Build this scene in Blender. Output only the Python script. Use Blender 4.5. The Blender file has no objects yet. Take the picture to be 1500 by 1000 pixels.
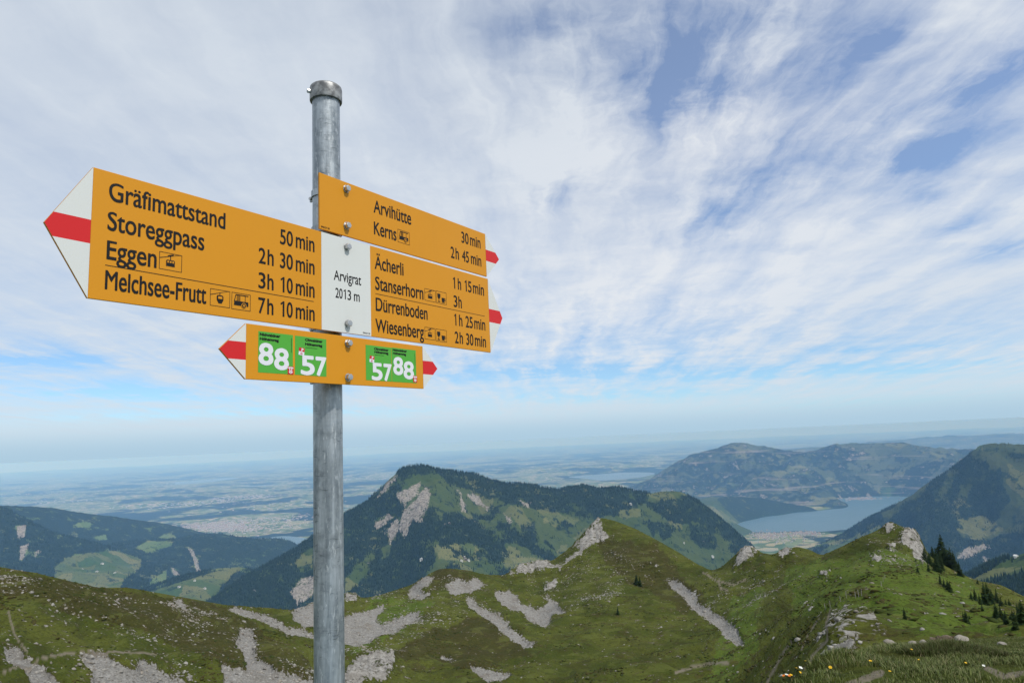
import bpy, bmesh, math
import numpy as np
from mathutils import Matrix, Vector

# ------------------------------------------------------------------ camera, sky, sun, exposure
SC = bpy.context.scene
COL = SC.collection
FOC, PITCH, ROLL = 1000.0, 0.1435, -0.045          # focal length in photo pixels (24 mm), tilt up, roll
_f = np.array([0, math.cos(PITCH), math.sin(PITCH)])
_r0 = np.array([1.0, 0, 0]); _u0 = np.cross(_r0, _f)
_r = math.cos(ROLL) * _r0 + math.sin(ROLL) * _u0
_u = -math.sin(ROLL) * _r0 + math.cos(ROLL) * _u0
cam = bpy.data.cameras.new('camera')
cam.sensor_width = 36.0; cam.lens = 36.0 * FOC / 1500.0
cam.clip_start = 0.05; cam.clip_end = 400000.0
camo = bpy.data.objects.new('camera', cam); COL.objects.link(camo)
camo.matrix_world = Matrix(((_r[0], _u[0], -_f[0], 0), (_r[1], _u[1], -_f[1], 0), (_r[2], _u[2], -_f[2], 0), (0, 0, 0, 1)))
SC.camera = camo                                    # the eye is the origin of the scene: z = 0 is eye level

SUN_EL, SUN_AZ = math.radians(55), math.atan2(0.83, -0.56)   # azimuth from +Y towards +X: behind the viewer, to the right
SKY_STRENGTH, SUN_STRENGTH = 0.15, 3.0
HAZE_DENSITY, HAZE_COLOR = 3.3e-5, (0.26, 0.53, 1.0)
SC.view_settings.view_transform = 'Standard'; SC.view_settings.look = 'None'
SC.view_settings.exposure = 0.0; SC.view_settings.gamma = 1.0

sl = bpy.data.lights.new('sun', 'SUN'); sl.energy = SUN_STRENGTH; sl.angle = math.radians(2.0); sl.color = (1.0, 0.965, 0.91)
so = bpy.data.objects.new('sun', sl); COL.objects.link(so)
so.rotation_euler = Vector((math.sin(SUN_AZ) * math.cos(SUN_EL), math.cos(SUN_AZ) * math.cos(SUN_EL), math.sin(SUN_EL))).to_track_quat('Z', 'Y').to_euler()


def ray(px, py):
    d = _f + _r * ((px - 750.0) / FOC) + _u * ((500.0 - py) / FOC)
    return d / np.linalg.norm(d)


class NT:
    """small node-tree writer"""
    def __init__(s, tree):
        s.t = tree; s.n = tree.nodes; s.l = tree.links; s.n.clear()

    def node(s, kind, ins=None, **props):
        nd = s.n.new(kind)
        for k, v in props.items(): setattr(nd, k, v)
        for k, v in (ins or {}).items(): s.put(nd.inputs[k], v)
        return nd

    def put(s, sock, v):
        if isinstance(v, bpy.types.NodeSocket): s.l.new(v, sock)
        elif isinstance(v, bpy.types.Node): s.l.new(v.outputs[0], sock)
        else:
            if hasattr(sock.default_value, '__len__') and not hasattr(v, '__len__'): v = (v,) * len(sock.default_value)
            if hasattr(v, '__len__') and len(v) == 3 and len(sock.default_value) == 4: v = tuple(v) + (1.0,)
            sock.default_value = v

    def math(s, op, a, b=0.0, c=0.0, clamp=False):
        nd = s.n.new('ShaderNodeMath'); nd.operation = op; nd.use_clamp = clamp
        for i, v in enumerate((a, b, c)): s.put(nd.inputs[i], v)
        return nd.outputs[0]

    def vmath(s, op, a, b=None, scale=None):
        nd = s.n.new('ShaderNodeVectorMath'); nd.operation = op
        s.put(nd.inputs[0], a)
        if b is not None: s.put(nd.inputs[1], b)
        if scale is not None: s.put(nd.inputs['Scale'], scale)
        return nd.outputs['Value'] if op in ('DOT_PRODUCT', 'LENGTH') else nd.outputs['Vector']

    def mix(s, fac, a, b, blend='MIX'):
        nd = s.n.new('ShaderNodeMix'); nd.data_type = 'RGBA'; nd.blend_type = blend
        s.put(nd.inputs['Factor'], fac); s.put(nd.inputs[6], a); s.put(nd.inputs[7], b)
        return nd.outputs[2]

    def step(s, v, lo, hi, smooth=True):
        nd = s.n.new('ShaderNodeMapRange'); nd.interpolation_type = 'SMOOTHSTEP' if smooth else 'LINEAR'; nd.clamp = True
        s.put(nd.inputs['Value'], v); s.put(nd.inputs['From Min'], lo); s.put(nd.inputs['From Max'], hi)
        return nd.outputs['Result']

    def noise(s, vec, scale, detail=4.0, rough=0.55, dist=0.0, lac=2.0, color=False):
        nd = s.n.new('ShaderNodeTexNoise'); s.put(nd.inputs['Vector'], vec)
        for k, v in (('Scale', scale), ('Detail', detail), ('Roughness', rough), ('Distortion', dist), ('Lacunarity', lac)): s.put(nd.inputs[k], v)
        return nd.outputs['Color' if color else 'Fac']


# ---- the sky: Nishita blue under a sheet of cirrus that lies on a plane far overhead
def cloud_plane(px, py):
    d = ray(px, py); k = d[2] + 0.09
    return np.array([d[0] / k, d[1] / k])


def gauss(t, pw, x0, y0, x1, y1, wid):
    """soft streak on the cloud plane between two sky directions"""
    A, B = cloud_plane(x0, y0), cloud_plane(x1, y1)
    cx = (A + B) / 2; L = np.linalg.norm(B - A) / 2; ex = (B - A) / (2 * L)
    mx, my = (x0 + x1) / 2, (y0 + y1) / 2
    nx, ny = -(y1 - y0), (x1 - x0); q = math.hypot(nx, ny); nx, ny = nx / q * wid, ny / q * wid
    W = np.linalg.norm(cloud_plane(mx + nx, my + ny) - cloud_plane(mx - nx, my - ny)) / 2
    dlt = t.vmath('SUBTRACT', pw, (cx[0], cx[1], 0))
    u = t.math('MULTIPLY', t.vmath('DOT_PRODUCT', dlt, (ex[0], ex[1], 0)), 1 / L)
    v = t.math('MULTIPLY', t.vmath('DOT_PRODUCT', dlt, (-ex[1], ex[0], 0)), 1 / W)
    return t.math('EXPONENT', t.math('MULTIPLY', t.math('ADD', t.math('MULTIPLY', u, u), t.math('MULTIPLY', v, v)), -1.0))


def make_sky():
    w = bpy.data.worlds.new('World'); SC.world = w; w.use_nodes = True
    t = NT(w.node_tree)
    tc = t.node('ShaderNodeTexCoord').outputs['Generated']
    sky = t.node('ShaderNodeTexSky', sky_type='NISHITA', sun_disc=False, sun_elevation=SUN_EL, sun_rotation=SUN_AZ, altitude=2000.0, air_density=1.0, dust_density=0.6, ozone_density=1.6)
    sep = t.node('ShaderNodeSeparateXYZ', {0: tc})
    z = t.math('MAXIMUM', sep.outputs['Z'], 0.0)
    k = t.math('ADD', z, 0.09)
    p = t.node('ShaderNodeCombineXYZ', {0: t.math('DIVIDE', sep.outputs['X'], k), 1: t.math('DIVIDE', sep.outputs['Y'], k), 2: 0.0}).outputs[0]
    # ragged domain
    w1 = t.vmath('SUBTRACT', t.noise(p, 1.3, 5, 0.6, color=True), (0.5, 0.5, 0.5))
    w2 = t.vmath('SUBTRACT', t.noise(p, 5.0, 6, 0.62, color=True), (0.5, 0.5, 0.5))
    pw = t.vmath('ADD', p, t.vmath('ADD', t.vmath('SCALE', w1, scale=0.30), t.vmath('SCALE', w2, scale=0.075)))
    # fibres combed along the wind
    a, b = cloud_plane(1500, 40), cloud_plane(1330, 205)
    e = (b - a) / np.linalg.norm(b - a); ang = math.atan2(e[1], e[0])
    comb = t.node('ShaderNodeVectorRotate', {'Vector': pw, 'Angle': -ang}, rotation_type='Z_AXIS').outputs[0]
    comb = t.vmath('MULTIPLY', comb, (0.34, 2.3, 1.0))
    fib = t.noise(comb, 2.2, 10, 0.60, 0.15)
    big = t.noise(pw, 0.9, 4, 0.5)
    fine = t.noise(pw, 4.2, 9, 0.62, 0.2)
    reg = gauss(t, pw, 720, 40, 1400, 260, 230)
    c = t.math('ADD', t.math('MULTIPLY', t.math('SUBTRACT', fib, 0.5), 0.9), t.math('MULTIPLY', t.math('SUBTRACT', big, 0.5), 0.9))
    c = t.math('ADD', c, t.math('MULTIPLY', t.math('SUBTRACT', fine, 0.5), 0.45))
    c = t.math('MULTIPLY', c, t.math('MULTIPLY_ADD', reg, 1.35, t.math('MULTIPLY_ADD', gauss(t, pw, -300, 580, 1800, 535, 70), 1.1, 0.35)))
    c = t.math('ADD', c, 0.84)
    tear = t.math('MULTIPLY_ADD', t.step(t.math('ADD', t.math('MULTIPLY', fib, 0.6), t.math('MULTIPLY', fine, 0.4)), 0.62, 0.36, False), 1.25, 0.30)
    gs = 0.0
    for (x0, y0, x1, y1, wid, amt) in GAPS: gs = t.math('MULTIPLY_ADD', gauss(t, pw, x0, y0, x1, y1, wid), amt, gs)
    c = t.math('SUBTRACT', c, t.math('MULTIPLY', gs, tear))
    alpha = t.math('MULTIPLY_ADD', t.math('POWER', t.step(c, -0.20, 0.95, False), 1.1), 0.80, 0.17)
    # thick and thin, blue-grey and white
    thick = t.noise(pw, 1.1, 6, 0.55)
    dk = t.math('MULTIPLY', t.step(thick, 0.42, 0.72), t.step(z, 0.18, 0.5))
    bx = t.math('ADD', gauss(t, pw, 620, 430, 1250, 440, 150), t.math('MULTIPLY', gauss(t, pw, 900, 190, 1250, 200, 60), 0.5))
    cc = t.mix(t.math('ADD', bx, t.math('MULTIPLY', t.math('SUBTRACT', fine, 0.5), 0.5), clamp=True), (0.68, 0.745, 0.82), (0.80, 0.83, 0.87))
    cc = t.mix(t.math('MULTIPLY', dk, 0.22), cc, (0.50, 0.57, 0.66))
    blue = t.mix(1.0, t.vmath('SCALE', sky.outputs[0], scale=SKY_STRENGTH), t.mix(t.step(z, 0.10, 0.50), SKY_LOW, SKY_TINT), 'MULTIPLY')
    col = t.mix(t.math('MULTIPLY', alpha, 0.97), blue, cc)
    # the pale band over the horizon: air, not cloud
    hz = t.math('SUBTRACT', 1.0, t.step(z, -0.005, 0.10))
    hz = t.math('POWER', hz, 1.8)
    col = t.mix(t.math('MULTIPLY', hz, 0.97), col, HORIZON)
    col = t.mix(t.math('SUBTRACT', 1.0, t.step(z, 0.0, 0.040)), col, HORIZON_LOW)
    bg = t.node('ShaderNodeBackground', {'Color': col, 'Strength': 1.0})
    t.node('ShaderNodeOutputWorld', {'Surface': bg.outputs[0]})


GAPS = [  # x0,y0,x1,y1 across the photo, half width, depth: the openings in the cirrus
    (720, 60, 1300, 20, 160, 0.60), (1180, 330, 1520, 60, 150, 0.36),
    (830, 75, 1010, 125, 55, 0.34), (920, 190, 1060, 100, 48, 0.42), (1030, 40, 1180, 10, 34, 0.4), (990, 175, 1130, 90, 30, 0.4),
    (1340, 175, 1540, 55, 26, 0.80), (1280, 252, 1400, 212, 20, 0.75), (1330, 300, 1400, 280, 20, 0.5),
    (1030, 360, 1110, 250, 30, 0.55), (1180, 100, 1330, 30, 30, 0.45), (740, 50, 880, 20, 30, 0.5), (770, 305, 860, 270, 22, 0.40), (1140, 370, 1180, 360, 12, 0.35),
    (1400, 390, 1520, 345, 20, 0.65), (1330, 355, 1480, 300, 12, 0.45),
    (-200, 575, 1700, 545, 40, 0.40), (-80, 520, 150, 530, 15, 1.2), (-40, 565, 330, 585, 13, 0.9), (640, 548, 1000, 545, 11, 0.9), (700, 588, 1100, 575, 11, 0.8), (1000, 553, 1520, 530, 10, 0.8), (1050, 600, 1520, 588, 12, 0.7),
    (0, 612, 700, 605, 8, 0.8), (500, 520, 700, 528, 5, 0.5), (1200, 515, 1400, 505, 5, 0.5),
]
SKY_TINT, SKY_LOW = (0.80, 0.95, 1.08), (0.56, 0.80, 0.95)
HORIZON, HORIZON_LOW = (0.50, 0.67, 0.80), (0.425, 0.605, 0.745)
make_sky()
SC.world.cycles.sampling_method = 'MANUAL'; SC.world.cycles.sample_map_resolution = 1024
SC.cycles.max_bounces = 6; SC.cycles.volume_bounces = 2; SC.cycles.use_denoising = True
SC.cycles.caustics_reflective = False; SC.cycles.caustics_refractive = False
# ------------------------------------------------------------------ object helpers
def empty(name, loc, label=None, cat=None, group=None, rz=0.0):
    o = bpy.data.objects.new(name, None); COL.objects.link(o); o.location = loc; o.rotation_euler = (0, 0, rz)
    o.empty_display_size = 0.1
    tag(o, label, cat, group)
    return o


def tag(o, label=None, cat=None, group=None, kind=None):
    for k, v in (('label', label), ('category', cat), ('group', group), ('kind', kind)):
        if v: o[k] = v
    return o


class MB:
    """collects polygons and solids into ONE mesh"""
    def __init__(s): s.v = []; s.f = []; s.m = []

    def poly(s, pts, mi=0):
        b = len(s.v); s.v += [tuple(p) for p in pts]; s.f.append(list(range(b, b + len(pts)))); s.m.append(mi)

    def add(s, verts, faces, mi=0):
        b = len(s.v); s.v += [tuple(p) for p in verts]
        for f in faces: s.f.append([i + b for i in f]); s.m.append(mi)

    def prism(s, outline, y0, y1, mi=0, side=None):
        """outline of (x,z), counter-clockwise seen from -y; front at y0 (towards the viewer), back at y1"""
        n = len(outline); b = len(s.v)
        s.v += [(x, y0, z) for x, z in outline] + [(x, y1, z) for x, z in outline]
        s.f.append([b + i for i in range(n)]); s.m.append(mi)
        s.f.append([b + n + i for i in reversed(range(n))]); s.m.append(mi if side is None else side)
        for i in range(n):
            j = (i + 1) % n
            s.f.append([b + i, b + n + i, b + n + j, b + j]); s.m.append(mi if side is None else side)

    def box(s, x0, x1, y0, y1, z0, z1, mi=0):
        s.prism([(x0, z0), (x1, z0), (x1, z1), (x0, z1)], y0, y1, mi)

    def lathe(s, prof, n=32, mi=0, M=None, cap=True):
        """profile of (radius, z) turned about z; M places it"""
        b = len(s.v); M = M or Matrix.Identity(4)
        for r, z in prof:
            for i in range(n):
                a = 2 * math.pi * i / n
                s.v.append(tuple(M @ Vector((r * math.cos(a), r * math.sin(a), z))))
        for k in range(len(prof) - 1):
            for i in range(n):
                j = (i + 1) % n
                s.f.append([b + k * n + i, b + k * n + j, b + (k + 1) * n + j, b + (k + 1) * n + i]); s.m.append(mi)
        if cap:
            s.f.append([b + i for i in reversed(range(n))]); s.m.append(mi)
            s.f.append([b + (len(prof) - 1) * n + i for i in range(n)]); s.m.append(mi)

    def build(s, name, mats, parent=None, smooth=False, bevel=0.0, smooth_angle=None):
        me = bpy.data.meshes.new(name); me.from_pydata(s.v, [], s.f)
        mats = mats if isinstance(mats, (list, tuple)) else [mats]
        for m in mats: me.materials.append(m)
        me.polygons.foreach_set('material_index', s.m)
        if smooth: me.polygons.foreach_set('use_smooth', [True] * len(s.f))
        if smooth_angle is not None:
            bm = bmesh.new(); bm.from_mesh(me)
            bmesh.ops.remove_doubles(bm, verts=bm.verts, dist=1e-6)
            bmesh.ops.recalc_face_normals(bm, faces=bm.faces)
            for ed in bm.edges:
                ed.smooth = not (len(ed.link_faces) == 2 and ed.calc_face_angle(0) > smooth_angle)
            for f in bm.faces: f.smooth = True
            bm.to_mesh(me); bm.free()
        me.update()
        o = bpy.data.objects.new(name, me); COL.objects.link(o)
        if parent: o.parent = parent
        if bevel:
            md = o.modifiers.new('bevel', 'BEVEL'); md.width = bevel; md.segments = 2; md.limit_method = 'ANGLE'
        return o


def mat(name, color, rough=0.5, metal=0.0, spec=0.3, fn=None):
    m = bpy.data.materials.new(name); m.use_nodes = True
    t = NT(m.node_tree)
    bs = t.node('ShaderNodeBsdfPrincipled', {'Base Color': color, 'Roughness': rough, 'Metallic': metal, 'Specular IOR Level': spec})
    t.node('ShaderNodeOutputMaterial', {'Surface': bs.outputs[0]})
    if fn: fn(t, bs)
    return m


# ------------------------------------------------------------------ terrain tools
rng = np.random.default_rng(11)


def _hash(ix, iy, seed):
    h = (ix.astype(np.int64) * 374761393 + iy.astype(np.int64) * 668265263 + seed * 1442695041) & 0xFFFFFFFF
    h = ((h ^ (h >> 13)) * 1274126177) & 0xFFFFFFFF
    return (h ^ (h >> 16)) & 0xFFFF


def perlin(x, y, seed=0):
    ix = np.floor(x); iy = np.floor(y); fx = (x - ix).astype(np.float32); fy = (y - iy).astype(np.float32)
    ix = ix.astype(np.int64); iy = iy.astype(np.int64)
    u = fx * fx * fx * (fx * (fx * 6 - 15) + 10); v = fy * fy * fy * (fy * (fy * 6 - 15) + 10)
    def g(dx, dy):
        a = _hash(ix + dx, iy + dy, seed).astype(np.float32) * np.float32(2 * math.pi / 65536)
        return np.cos(a) * (fx - dx) + np.sin(a) * (fy - dy)
    a = g(0, 0); b = g(1, 0); c = g(0, 1); d = g(1, 1)
    return (a + u * (b - a) + v * ((c + u * (d - c)) - (a + u * (b - a)))) * 1.5      # about -1..1


def fbm(x, y, lam, octaves=5, seed=0, gain=0.5, ridged=False):
    s = 0; a = 1.0; tot = 0
    for k in range(octaves):
        n = perlin(x / lam + 17.3 * k, y / lam - 9.1 * k, seed + k)
        if ridged: n = 1 - 2 * np.abs(n)
        s = s + a * n; tot += a; a *= gain; lam *= 0.5
    return s / tot


def sstep(x, a, b):
    t = np.clip((x - a) / (b - a), 0, 1); return t * t * (3 - 2 * t)


def th_of(px, py=800.0):
    d = ray(px, py); return math.atan2(d[0], d[1])


def ctrl(pts):
    """(px, py, r): seen at that pixel, r metres away on the map; ('s', px, s, r): slope z/r given instead"""
    out = []
    for p in pts:
        if p[0] == 's': out.append((th_of(p[1]), math.log(p[3]), p[2]))
        else:
            d = ray(p[0], p[1]); out.append((math.atan2(d[0], d[1]), math.log(p[2]), d[2] / math.hypot(d[0], d[1])))
    return np.array(out)


def rbf(c, k, reg=1e-4):
    A = c[:, :2] * np.array([1.0, k]); n = len(A)
    def phi(d2): return 0.5 * d2 * np.log(d2 + 1e-12)
    D = ((A[:, None] - A[None]) ** 2).sum(-1)
    M = np.zeros((n + 3, n + 3)); M[:n, :n] = phi(D) + reg * np.eye(n); M[:n, n] = 1; M[:n, n + 1:] = A; M[n, :n] = 1; M[n + 1:, :n] = A.T
    w = np.linalg.solve(M, np.concatenate([c[:, 2], np.zeros(3)]))
    A32 = A.astype(np.float32); w32 = w.astype(np.float32)
    def f(th, lr):
        out = np.empty(th.shape, np.float32); t = th.ravel(); l = lr.ravel() * k; o = out.ravel()
        for i in range(0, len(t), 60000):
            a = t[i:i + 60000].astype(np.float32)[:, None]; b = l[i:i + 60000].astype(np.float32)[:, None]
            d2 = (a - A32[:, 0]) ** 2 + (b - A32[:, 1]) ** 2
            o[i:i + 60000] = (0.5 * d2 * np.log(d2 + 1e-12)) @ w32[:n] + w32[n] + a[:, 0] * w32[n + 1] + b[:, 0] * w32[n + 2]
        return o.reshape(th.shape)
    return f


def project(X, Y, Zz):
    dx = X * _r[0] + Y * _r[1] + Zz * _r[2]; dy = X * _u[0] + Y * _u[1] + Zz * _u[2]; dz = X * _f[0] + Y * _f[1] + Zz * _f[2]
    dz = np.maximum(dz, 1e-3)
    return 750 + FOC * dx / dz, 500 - FOC * dy / dz


def in_poly(px, py, poly):
    inside = np.zeros(px.shape, bool); n = len(poly)
    for i in range(n):
        x0, y0 = poly[i]; x1, y1 = poly[(i + 1) % n]
        if y0 == y1: continue
        c = ((y0 > py) != (y1 > py)) & (px < (x1 - x0) * (py - y0) / (y1 - y0) + x0)
        inside ^= c
    return inside


def poly_mask(px, py, polys, warp=4.0, lam=14.0, seed=50, fuzzy=False):
    """polygons with ragged edges; fuzzy averages several raggednesses into a soft border"""
    out = np.zeros(px.shape, np.float32)
    sel = np.nonzero((px > -120) & (px < 1620) & (py > 560) & (py < 1040))
    x, y = px[sel], py[sel]
    for k in ((0.35, 0.8, 1.25, 1.7) if fuzzy else (1.0,)):
        wx = x + k * warp * fbm(x, y, lam, 5, seed, 0.7); wy = y + 0.6 * k * warp * fbm(x, y, lam, 5, seed + 9, 0.7)
        m = np.zeros(x.shape, bool)
        for p in polys:
            xs = [a for a, _ in p]; ys = [b for _, b in p]
            i = np.nonzero((wx > min(xs)) & (wx < max(xs)) & (wy > min(ys)) & (wy < max(ys)))
            m[i] |= in_poly(wx[i], wy[i], p)
        out[sel] += m * (0.25 if fuzzy else 1.0); seed += 31
    return out


def line_mask(px, py, lines, warp=2.0):
    wx = px + warp * fbm(px, py, 12.0, 3, 77); wy = py + warp * fbm(px, py, 12.0, 3, 78)
    m = np.zeros(px.shape, np.float32)
    for pts, wid in lines:
        for (x0, y0), (x1, y1) in zip(pts[:-1], pts[1:]):
            L2 = (x1 - x0) ** 2 + (y1 - y0) ** 2
            t = np.clip(((wx - x0) * (x1 - x0) + (wy - y0) * (y1 - y0)) / L2, 0, 1)
            d = np.hypot(wx - x0 - t * (x1 - x0), wy - y0 - t * (y1 - y0))
            m = np.maximum(m, 1 - sstep(d, wid * 0.4, wid * 0.75))
    return m


def grid_mesh(name, X, Y, Zz, material, attrs, kind='structure'):
    nr, nt = X.shape
    me = bpy.data.meshes.new(name)
    co = np.stack([X, Y, Zz], -1).astype(np.float32).reshape(-1, 3)
    idx = np.arange(nr * nt, dtype=np.int32).reshape(nr, nt)
    q = np.stack([idx[:-1, :-1], idx[:-1, 1:], idx[1:, 1:], idx[1:, :-1]], -1).reshape(-1, 4)
    me.vertices.add(len(co)); me.vertices.foreach_set('co', co.ravel())
    me.loops.add(q.size); me.loops.foreach_set('vertex_index', q.ravel())
    me.polygons.add(len(q)); me.polygons.foreach_set('loop_start', np.arange(0, q.size, 4, dtype=np.int32))
    me.polygons.foreach_set('use_smooth', np.ones(len(q), bool))
    me.update(calc_edges=True)
    for an, rgba in attrs.items():
        at = me.attributes.new(an, 'FLOAT_COLOR', 'POINT')
        v = np.zeros((nr * nt, 4), np.float32); v[:, 3] = 1
        for i, ch in enumerate(rgba): v[:, i] = np.clip(ch, 0, 1).reshape(-1)
        at.data.foreach_set('color', v.ravel())
    me.materials.append(material)
    o = bpy.data.objects.new(name, me); COL.objects.link(o); o['kind'] = kind
    return o


def landform(pts, th0, th1, r0, r1, nt, nr, k=0.8, reg=1e-4):
    th = np.linspace(th0, th1, nt)[None, :] * np.ones((nr, 1)); lr = np.linspace(math.log(r0), math.log(r1), nr)[:, None] * np.ones((1, nt))
    s = rbf(ctrl(pts), k, reg)(th, lr); r = np.exp(lr)
    return np.sin(th) * r, np.cos(th) * r, (s * r).astype(np.float64), r


def behind(crest, steps=((1.10, 22), (1.35, 80))):
    """points hidden behind a crest, so that the crest is the skyline"""
    out = []
    for px, py, r in crest:
        for f, dy in steps: out.append((px, py + dy, r * f))
    return out


def rgbnode(t, attr):
    a = t.node('ShaderNodeAttribute', attribute_name=attr)
    s = t.node('ShaderNodeSeparateColor', {0: a.outputs['Color']})
    return s.outputs[0], s.outputs[1], s.outputs[2], a.outputs['Alpha']


def surf(name, fn, rough=0.95, spec=0.03):
    m = bpy.data.materials.new(name); m.use_nodes = True
    t = NT(m.node_tree)
    bs = t.node('ShaderNodeBsdfPrincipled', {'Roughness': rough, 'Specular IOR Level': spec})
    t.node('ShaderNodeOutputMaterial', {'Surface': bs.outputs[0]})
    co = t.node('ShaderNodeNewGeometry').outputs['Position']
    fn(t, bs, co)
    return m


# ------------------------------------------------------------------ the near ridge below the summit
CREST_L = [(-150, 800, 185), (0, 830, 190), (50, 838, 195), (100, 850, 200), (143, 860, 205), (187, 860, 210), (233, 868, 218), (300, 880, 230), (333, 886, 240), (400, 890, 265), (427, 895, 285)]
CREST_C = [(458, 879, 300), (507, 868, 310), (533, 875, 312), (553, 872, 315), (600, 857, 325), (622, 843, 332), (643, 833, 338), (660, 832, 340), (687, 835, 350), (710, 841, 380), (738, 842, 390), (767, 826, 395), (810, 820, 415), (833, 803, 420), (853, 783, 425), (866, 768, 428), (880, 758, 430), (900, 762, 430), (933, 775, 425), (967, 793, 415), (1000, 812, 400), (1020, 825, 380), (1043, 835, 350)]
CREST_R = [(1057, 830, 350), (1077, 812, 357), (1093, 800, 360), (1110, 807, 355), (1130, 812, 348), (1143, 807, 345), (1167, 800, 340), (1187, 805, 335), (1203, 813, 330), (1233, 800, 320), (1260, 787, 310), (1283, 777, 305), (1302, 766, 300), (1320, 770, 298), (1340, 777, 296), (1350, 793, 295), (1360, 812, 296), (1380, 826, 298), (1407, 840, 300), (1433, 850, 290), (1467, 857, 280), (1500, 873, 270), (1650, 930, 250)]
FACE = [
    (-150, 1000, 112), (-150, 880, 155), (0, 1000, 118), (0, 930, 143), (0, 870, 172), (100, 930, 153), (100, 885, 178), (150, 1000, 132), (200, 950, 155), (200, 900, 184), (300, 1000, 148), (300, 955, 168), (300, 915, 195),
    (380, 960, 180), (400, 925, 215), (450, 1000, 160), (460, 960, 190), (480, 920, 235), (540, 940, 220), (560, 900, 270), (600, 1000, 165), (620, 950, 210), (650, 900, 265), (680, 868, 305), (740, 950, 215), (760, 900, 285), (780, 862, 345),
    (750, 1000, 168), (850, 1000, 165), (860, 950, 215), (870, 900, 275), (880, 850, 335), (880, 800, 390), (950, 1000, 160), (960, 850, 340), (980, 900, 275), (1000, 950, 210), (1020, 1000, 155), (1040, 940, 215), (1040, 880, 290),
    (1065, 900, 265), (1085, 950, 190), (1085, 1000, 140), (1120, 1000, 105), (1130, 950, 140), (1150, 900, 185), (1160, 970, 90), (1180, 930, 125), (1200, 850, 240), (1150, 842, 290), (1100, 842, 315), (1200, 832, 275), (1250, 818, 275),
    (1200, 960, 68), (1235, 940, 72), (1240, 905, 92), (1250, 873, 130), (1262, 868, 136), (1290, 832, 200), (1305, 808, 255), (1320, 800, 270),
    (1330, 930, 78), (1330, 880, 140), (1300, 900, 105), (1380, 905, 110), (1390, 870, 175), (1380, 842, 250), (1355, 830, 275), (1440, 915, 110), (1450, 885, 180), (1500, 925, 105), (1500, 900, 160), (1650, 960, 120),
    # the summit's grass shoulder at the viewer's feet
    (1160, 1000, 4.9), (1300, 1000, 5.0), (1420, 1000, 5.2), (1500, 1000, 5.4), (1650, 1000, 5.6), (1187, 978, 6.3), (1230, 968, 7.3), (1267, 962, 8.2), (1300, 951, 9.6), (1333, 944, 11.0), (1400, 936, 13.0), (1467, 940, 13.0), (1500, 941, 13.0), (1650, 945, 13.0),
    (1230, 990, 5.7), (1300, 980, 6.2), (1300, 966, 7.4), (1392, 982, 6.3), (1392, 968, 7.5), (1392, 950, 10), (1450, 985, 6.4), (1450, 970, 7.6), (1450, 953, 10), (1520, 985, 6.5), (1520, 965, 8.2),
    (1150, 1075, 14), (1150, 1040, 30), (1200, 1010, 14), (1200, 1010, 28), (1267, 985, 16), (1267, 985, 30), (1333, 968, 20), (1333, 968, 38), (1420, 958, 22), (1420, 955, 45), (1500, 962, 22), (1500, 960, 45), (1650, 970, 24),
]
for _px in (-150, 150, 450, 750, 950, 1060): FACE += [('s', _px, -0.53, 6), ('s', _px, -0.56, 15), ('s', _px, -0.52, 40), ('s', _px, -0.43, 80)]
for _px in (-150, 300, 750, 1060, 1200, 1350, 1500, 1650): FACE += [('s', _px, -0.90, 2.0), ('s', _px, -0.605, 3.0)]
BACK = behind(CREST_L + CREST_C + CREST_R, ((1.10, 26), (1.4, 110)))
for _px in range(-150, 1651, 150): BACK.append(('s', _px, -0.48, 1000)); BACK.append(('s', _px, -0.34, 2600))

SCREE = [
    [(5, 943), (25, 943), (35, 960), (50, 965), (95, 1000), (50, 1004), (35, 975), (10, 965)],
    [(115, 955), (155, 951), (168, 965), (200, 977), (206, 962), (225, 968), (232, 975), (265, 993), (297, 1010), (137, 1010), (137, 980), (125, 968)],
    [(323, 967), (335, 972), (362, 980), (358, 955), (343, 943), (353, 917), (367, 917), (377, 937), (374, 960), (413, 980), (460, 993), (460, 1010), (333, 1010)],
    [(330, 888), (353, 889), (400, 903), (420, 917), (460, 925), (460, 932), (427, 929), (410, 920), (383, 907), (347, 897)],
    [(430, 890), (460, 878), (470, 914), (447, 917), (428, 903)], [(253, 877), (270, 880), (277, 895), (266, 890)],
    [(507, 900), (537, 893), (567, 882), (553, 900), (550, 907), (563, 913), (600, 897), (617, 892), (613, 903), (580, 923), (550, 932), (520, 945), (507, 940), (470, 930), (480, 905)],
    [(598, 863), (623, 843), (637, 843), (633, 853), (617, 860), (623, 867), (637, 865), (620, 875), (600, 875)],
    [(655, 853), (670, 845), (683, 852), (697, 843), (710, 857), (687, 867), (667, 870), (657, 865)],
    [(680, 877), (687, 872), (707, 890), (717, 895), (733, 897), (747, 917), (783, 942), (773, 948), (747, 933), (727, 913), (703, 900), (690, 890)],
    [(723, 867), (747, 863), (757, 870), (760, 882), (777, 887), (787, 892), (800, 883), (803, 872), (813, 882), (830, 895), (810, 898), (800, 918), (773, 905), (767, 895), (747, 890), (733, 883)],
    [(685, 972), (713, 977), (750, 985), (740, 992), (713, 997)],
    [(973, 842), (1000, 855), (1020, 870), (1023, 882), (1060, 903), (1080, 917), (1088, 943), (1080, 945), (1050, 917), (1020, 893), (1000, 873), (985, 860)],
    [(643, 958), (655, 960), (662, 964), (650, 966)],
]
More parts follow.
